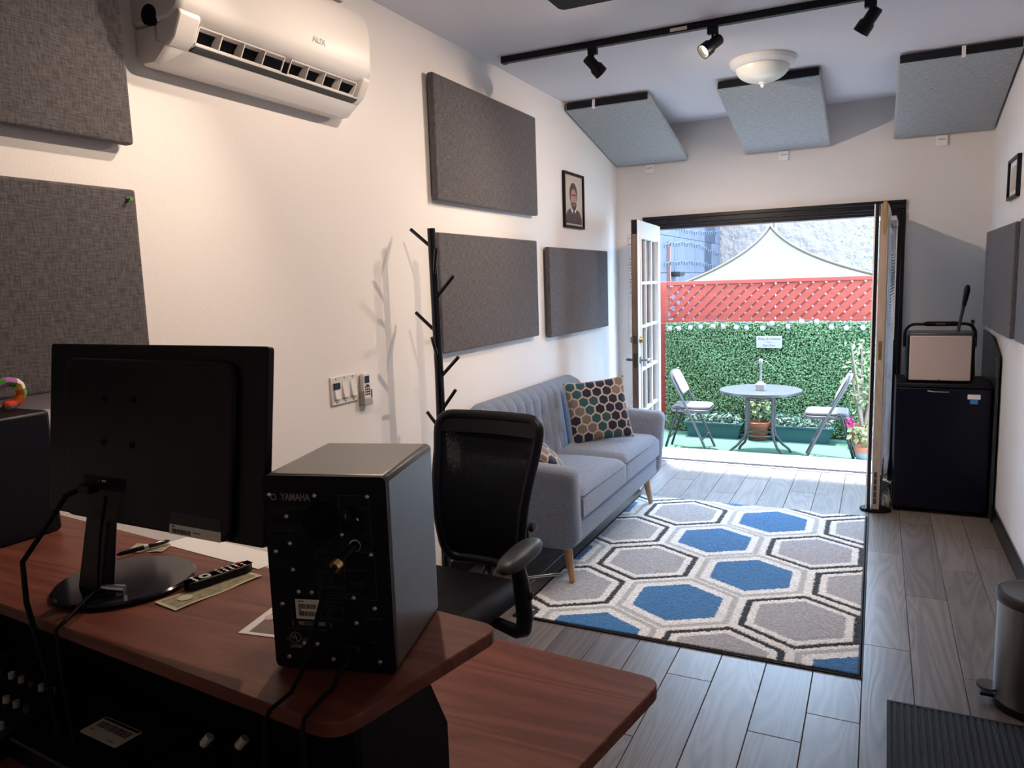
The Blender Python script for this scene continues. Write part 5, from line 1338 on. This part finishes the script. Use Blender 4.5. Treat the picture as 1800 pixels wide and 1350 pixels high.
o = link('flower', leaf_mesh('flower', P, R6.normal(0,1,(nn,3)), R6.uniform(.010,.018,nn), .8, 8), 'pink', t)
# shade sail
cL, cR_, cP = Vector((-2.10, 8.44, 1.485)), Vector((.03, 8.44, 1.545)), Vector((-1.25, 10.05, 2.215))
t = thing('shade_sail', 'cream triangular shade sail stretched above the lattice', 'shade sail', tuple(cL))
def edge(a, b, sag):
    mid = (a+b)/2; cen = (cL+cR_+cP)/3
    return lambda s: (a.lerp(b, s) + (cen-mid)*sag*4*s*(1-s))
eL, eR, eB = edge(cL, cP, .30), edge(cR_, cP, .30), edge(cL, cR_, .06)
def sailfn(u, v):
    a, b = eL(v), eR(v); p = a.lerp(b, u); 
    p += (eB(u)-cL.lerp(cR_, u))*(1-v); p.z -= .05*math.sin(PI*u)*math.sin(PI*v)
    return p-cL
ob = MB().grid(sailfn, 30, 30).build('cloth', 'sail', t, smooth=80); sm = ob.modifiers.new('solid', 'SOLIDIFY'); sm.thickness = .003
for e in (eL, eR): MB().tube([e(s)-cL+Vector((0,-.004,.004)) for s in np.linspace(0, 1, 24)], .016, 6).build('hem', 'sail_hem', t, smooth=60)
MB().tube([Vector((0,0,0)), Vector((-.05,-.01,.01))], .006, 6).build('tie_cord', 'steel', t); MB().tube([cP-cL, cP-cL+Vector((.02,.344,.112))], .006, 6).build('tie_cord', 'steel', t)
# sail post hidden behind fence: mast carrying the peak
t = thing('sail_mast', 'slim pole behind the shade sail', 'pole', (-1.23, 10.42, -.12)); MB().cyl((0,0,0),(0,0,2.52), .025, n=12).build('pole', 'steel', t, smooth=40); MB().lathe([(.03,2.50),(.03,2.54),(.0005,2.55)], 12).build('cap', 'dark_metal', t, smooth=40)
# far walls
SW = struct(MB().box((-2.4, 12.9, -.2), (4.5, 13.2, 3.1)).build('wall_stucco', 'stucco'), 'white rough stucco wall beyond the fence', 'wall')
BWL = struct(MB().box((-2.75, 8.9, -.2), (-2.43, 13.2, 3.1)).build('wall_blue', 'blue_dark'), 'pale blue panelled wall beyond the fence', 'wall')
pm = MB().box((0,-.598,-.228),(.03,.598,.228)).mesh('panel_board'); pm.materials.append(M_('blue_paint'))
for r in range(7):
    for c in range(4):
        yc = 9.5+c*1.21+(0 if r % 2 else -.3)
        o = bpy.data.objects.new('panel_board', pm); COL.objects.link(o); o.parent = BWL; o.location = (-2.43, min(yc, 12.29), .05+r*.462)
MB().box((-2.40,9.42,1.2),(-2.36,9.46,2.05)).build('downpipe', 'pipe_rust', BWL)
t = thing('wall_lamp', 'dark box lamp on the blue wall above the fence', 'wall lamp', (-2.40, 9.75, 1.66)); MB().box((0,-.12,-.03),(.12,.12,.02)).build('housing', 'dark_metal', t, bevel=.005); MB().box((.01,-.10,-.045),(.11,.10,-.03)).build('lens', 'dark_grey', t)
t = thing('icicle_lights', 'unlit icicle light strings across the blue wall', 'string lights', (-2.345, 0, 0)); ic = MB(); tf = MB()
for zz, sg_ in ((2.02,.06),(2.30,-.05),(1.80,.03)):
    pts = [(0, y, zz+sg_*math.sin((y-9)*1.1)-.02*abs(math.sin(y*6))) for y in np.linspace(9.1, 12.8, 50)]
    MB().tube(pts, .006, 4).build('wire', 'wire_grey', t)
    for p in pts[::2]: tf.cyl(p, (p[0], p[1], p[2]-.05), .008, n=4)
o = tf.build('droplets', 'wire_grey', t); o['kind'] = 'stuff'
# flowering tree at the upper right
t = thing('flowering_tree', 'tree with purple blossom behind the shade sail', 'tree', (.75, 11.6, -.12))
MB().tube([(0,0,0),(-.05,0,1.2),(-.25,-.1,2.0),(-.7,-.2,2.5)], [.10,.08,.055,.02], 8).build('trunk', 'stem', t, smooth=60)
MB().tube([(-.25,-.1,2.0),(-.1,0,2.8),(.2,.1,3.4)], [.05,.035,.015], 8).build('branch', 'stem', t, smooth=60); MB().tube([(-.08,0,1.3),(-.5,-.15,1.7),(-.85,-.25,1.85)], [.05,.03,.012], 8).build('branch', 'stem', t, smooth=60)
def cloud(cs, n, m_, nm, seed, sz):
    R8 = np.random.default_rng(seed); P = np.concatenate([R8.normal(0, 1, (n, 3))*np.array([.16,.16,.10])+np.array(c) for c in cs]); k = len(P)
    o = link(nm, leaf_mesh(nm, P, R8.normal(0,1,(k,3))+np.array([0,-.3,.4]), R8.uniform(sz*.6, sz, k), .45, seed), m_, t); o['kind'] = 'stuff'
cloud([(-.72,-.2,2.42),(-.82,-.2,2.15),(-.85,-.25,1.80),(-.55,-.2,2.7),(-.3,-.1,2.9),(.2,.1,3.4),(-.6,-.2,1.75),(.0,0,3.1),(-.45,-.1,2.3)], 60, 'leaf_lime', 'foliage', 41, .05)
cloud([(-.85,-.3,2.35),(-.95,-.3,2.12),(-.78,-.3,2.55),(-.9,-.3,1.9)], 14, 'purple', 'blossom', 42, .04)
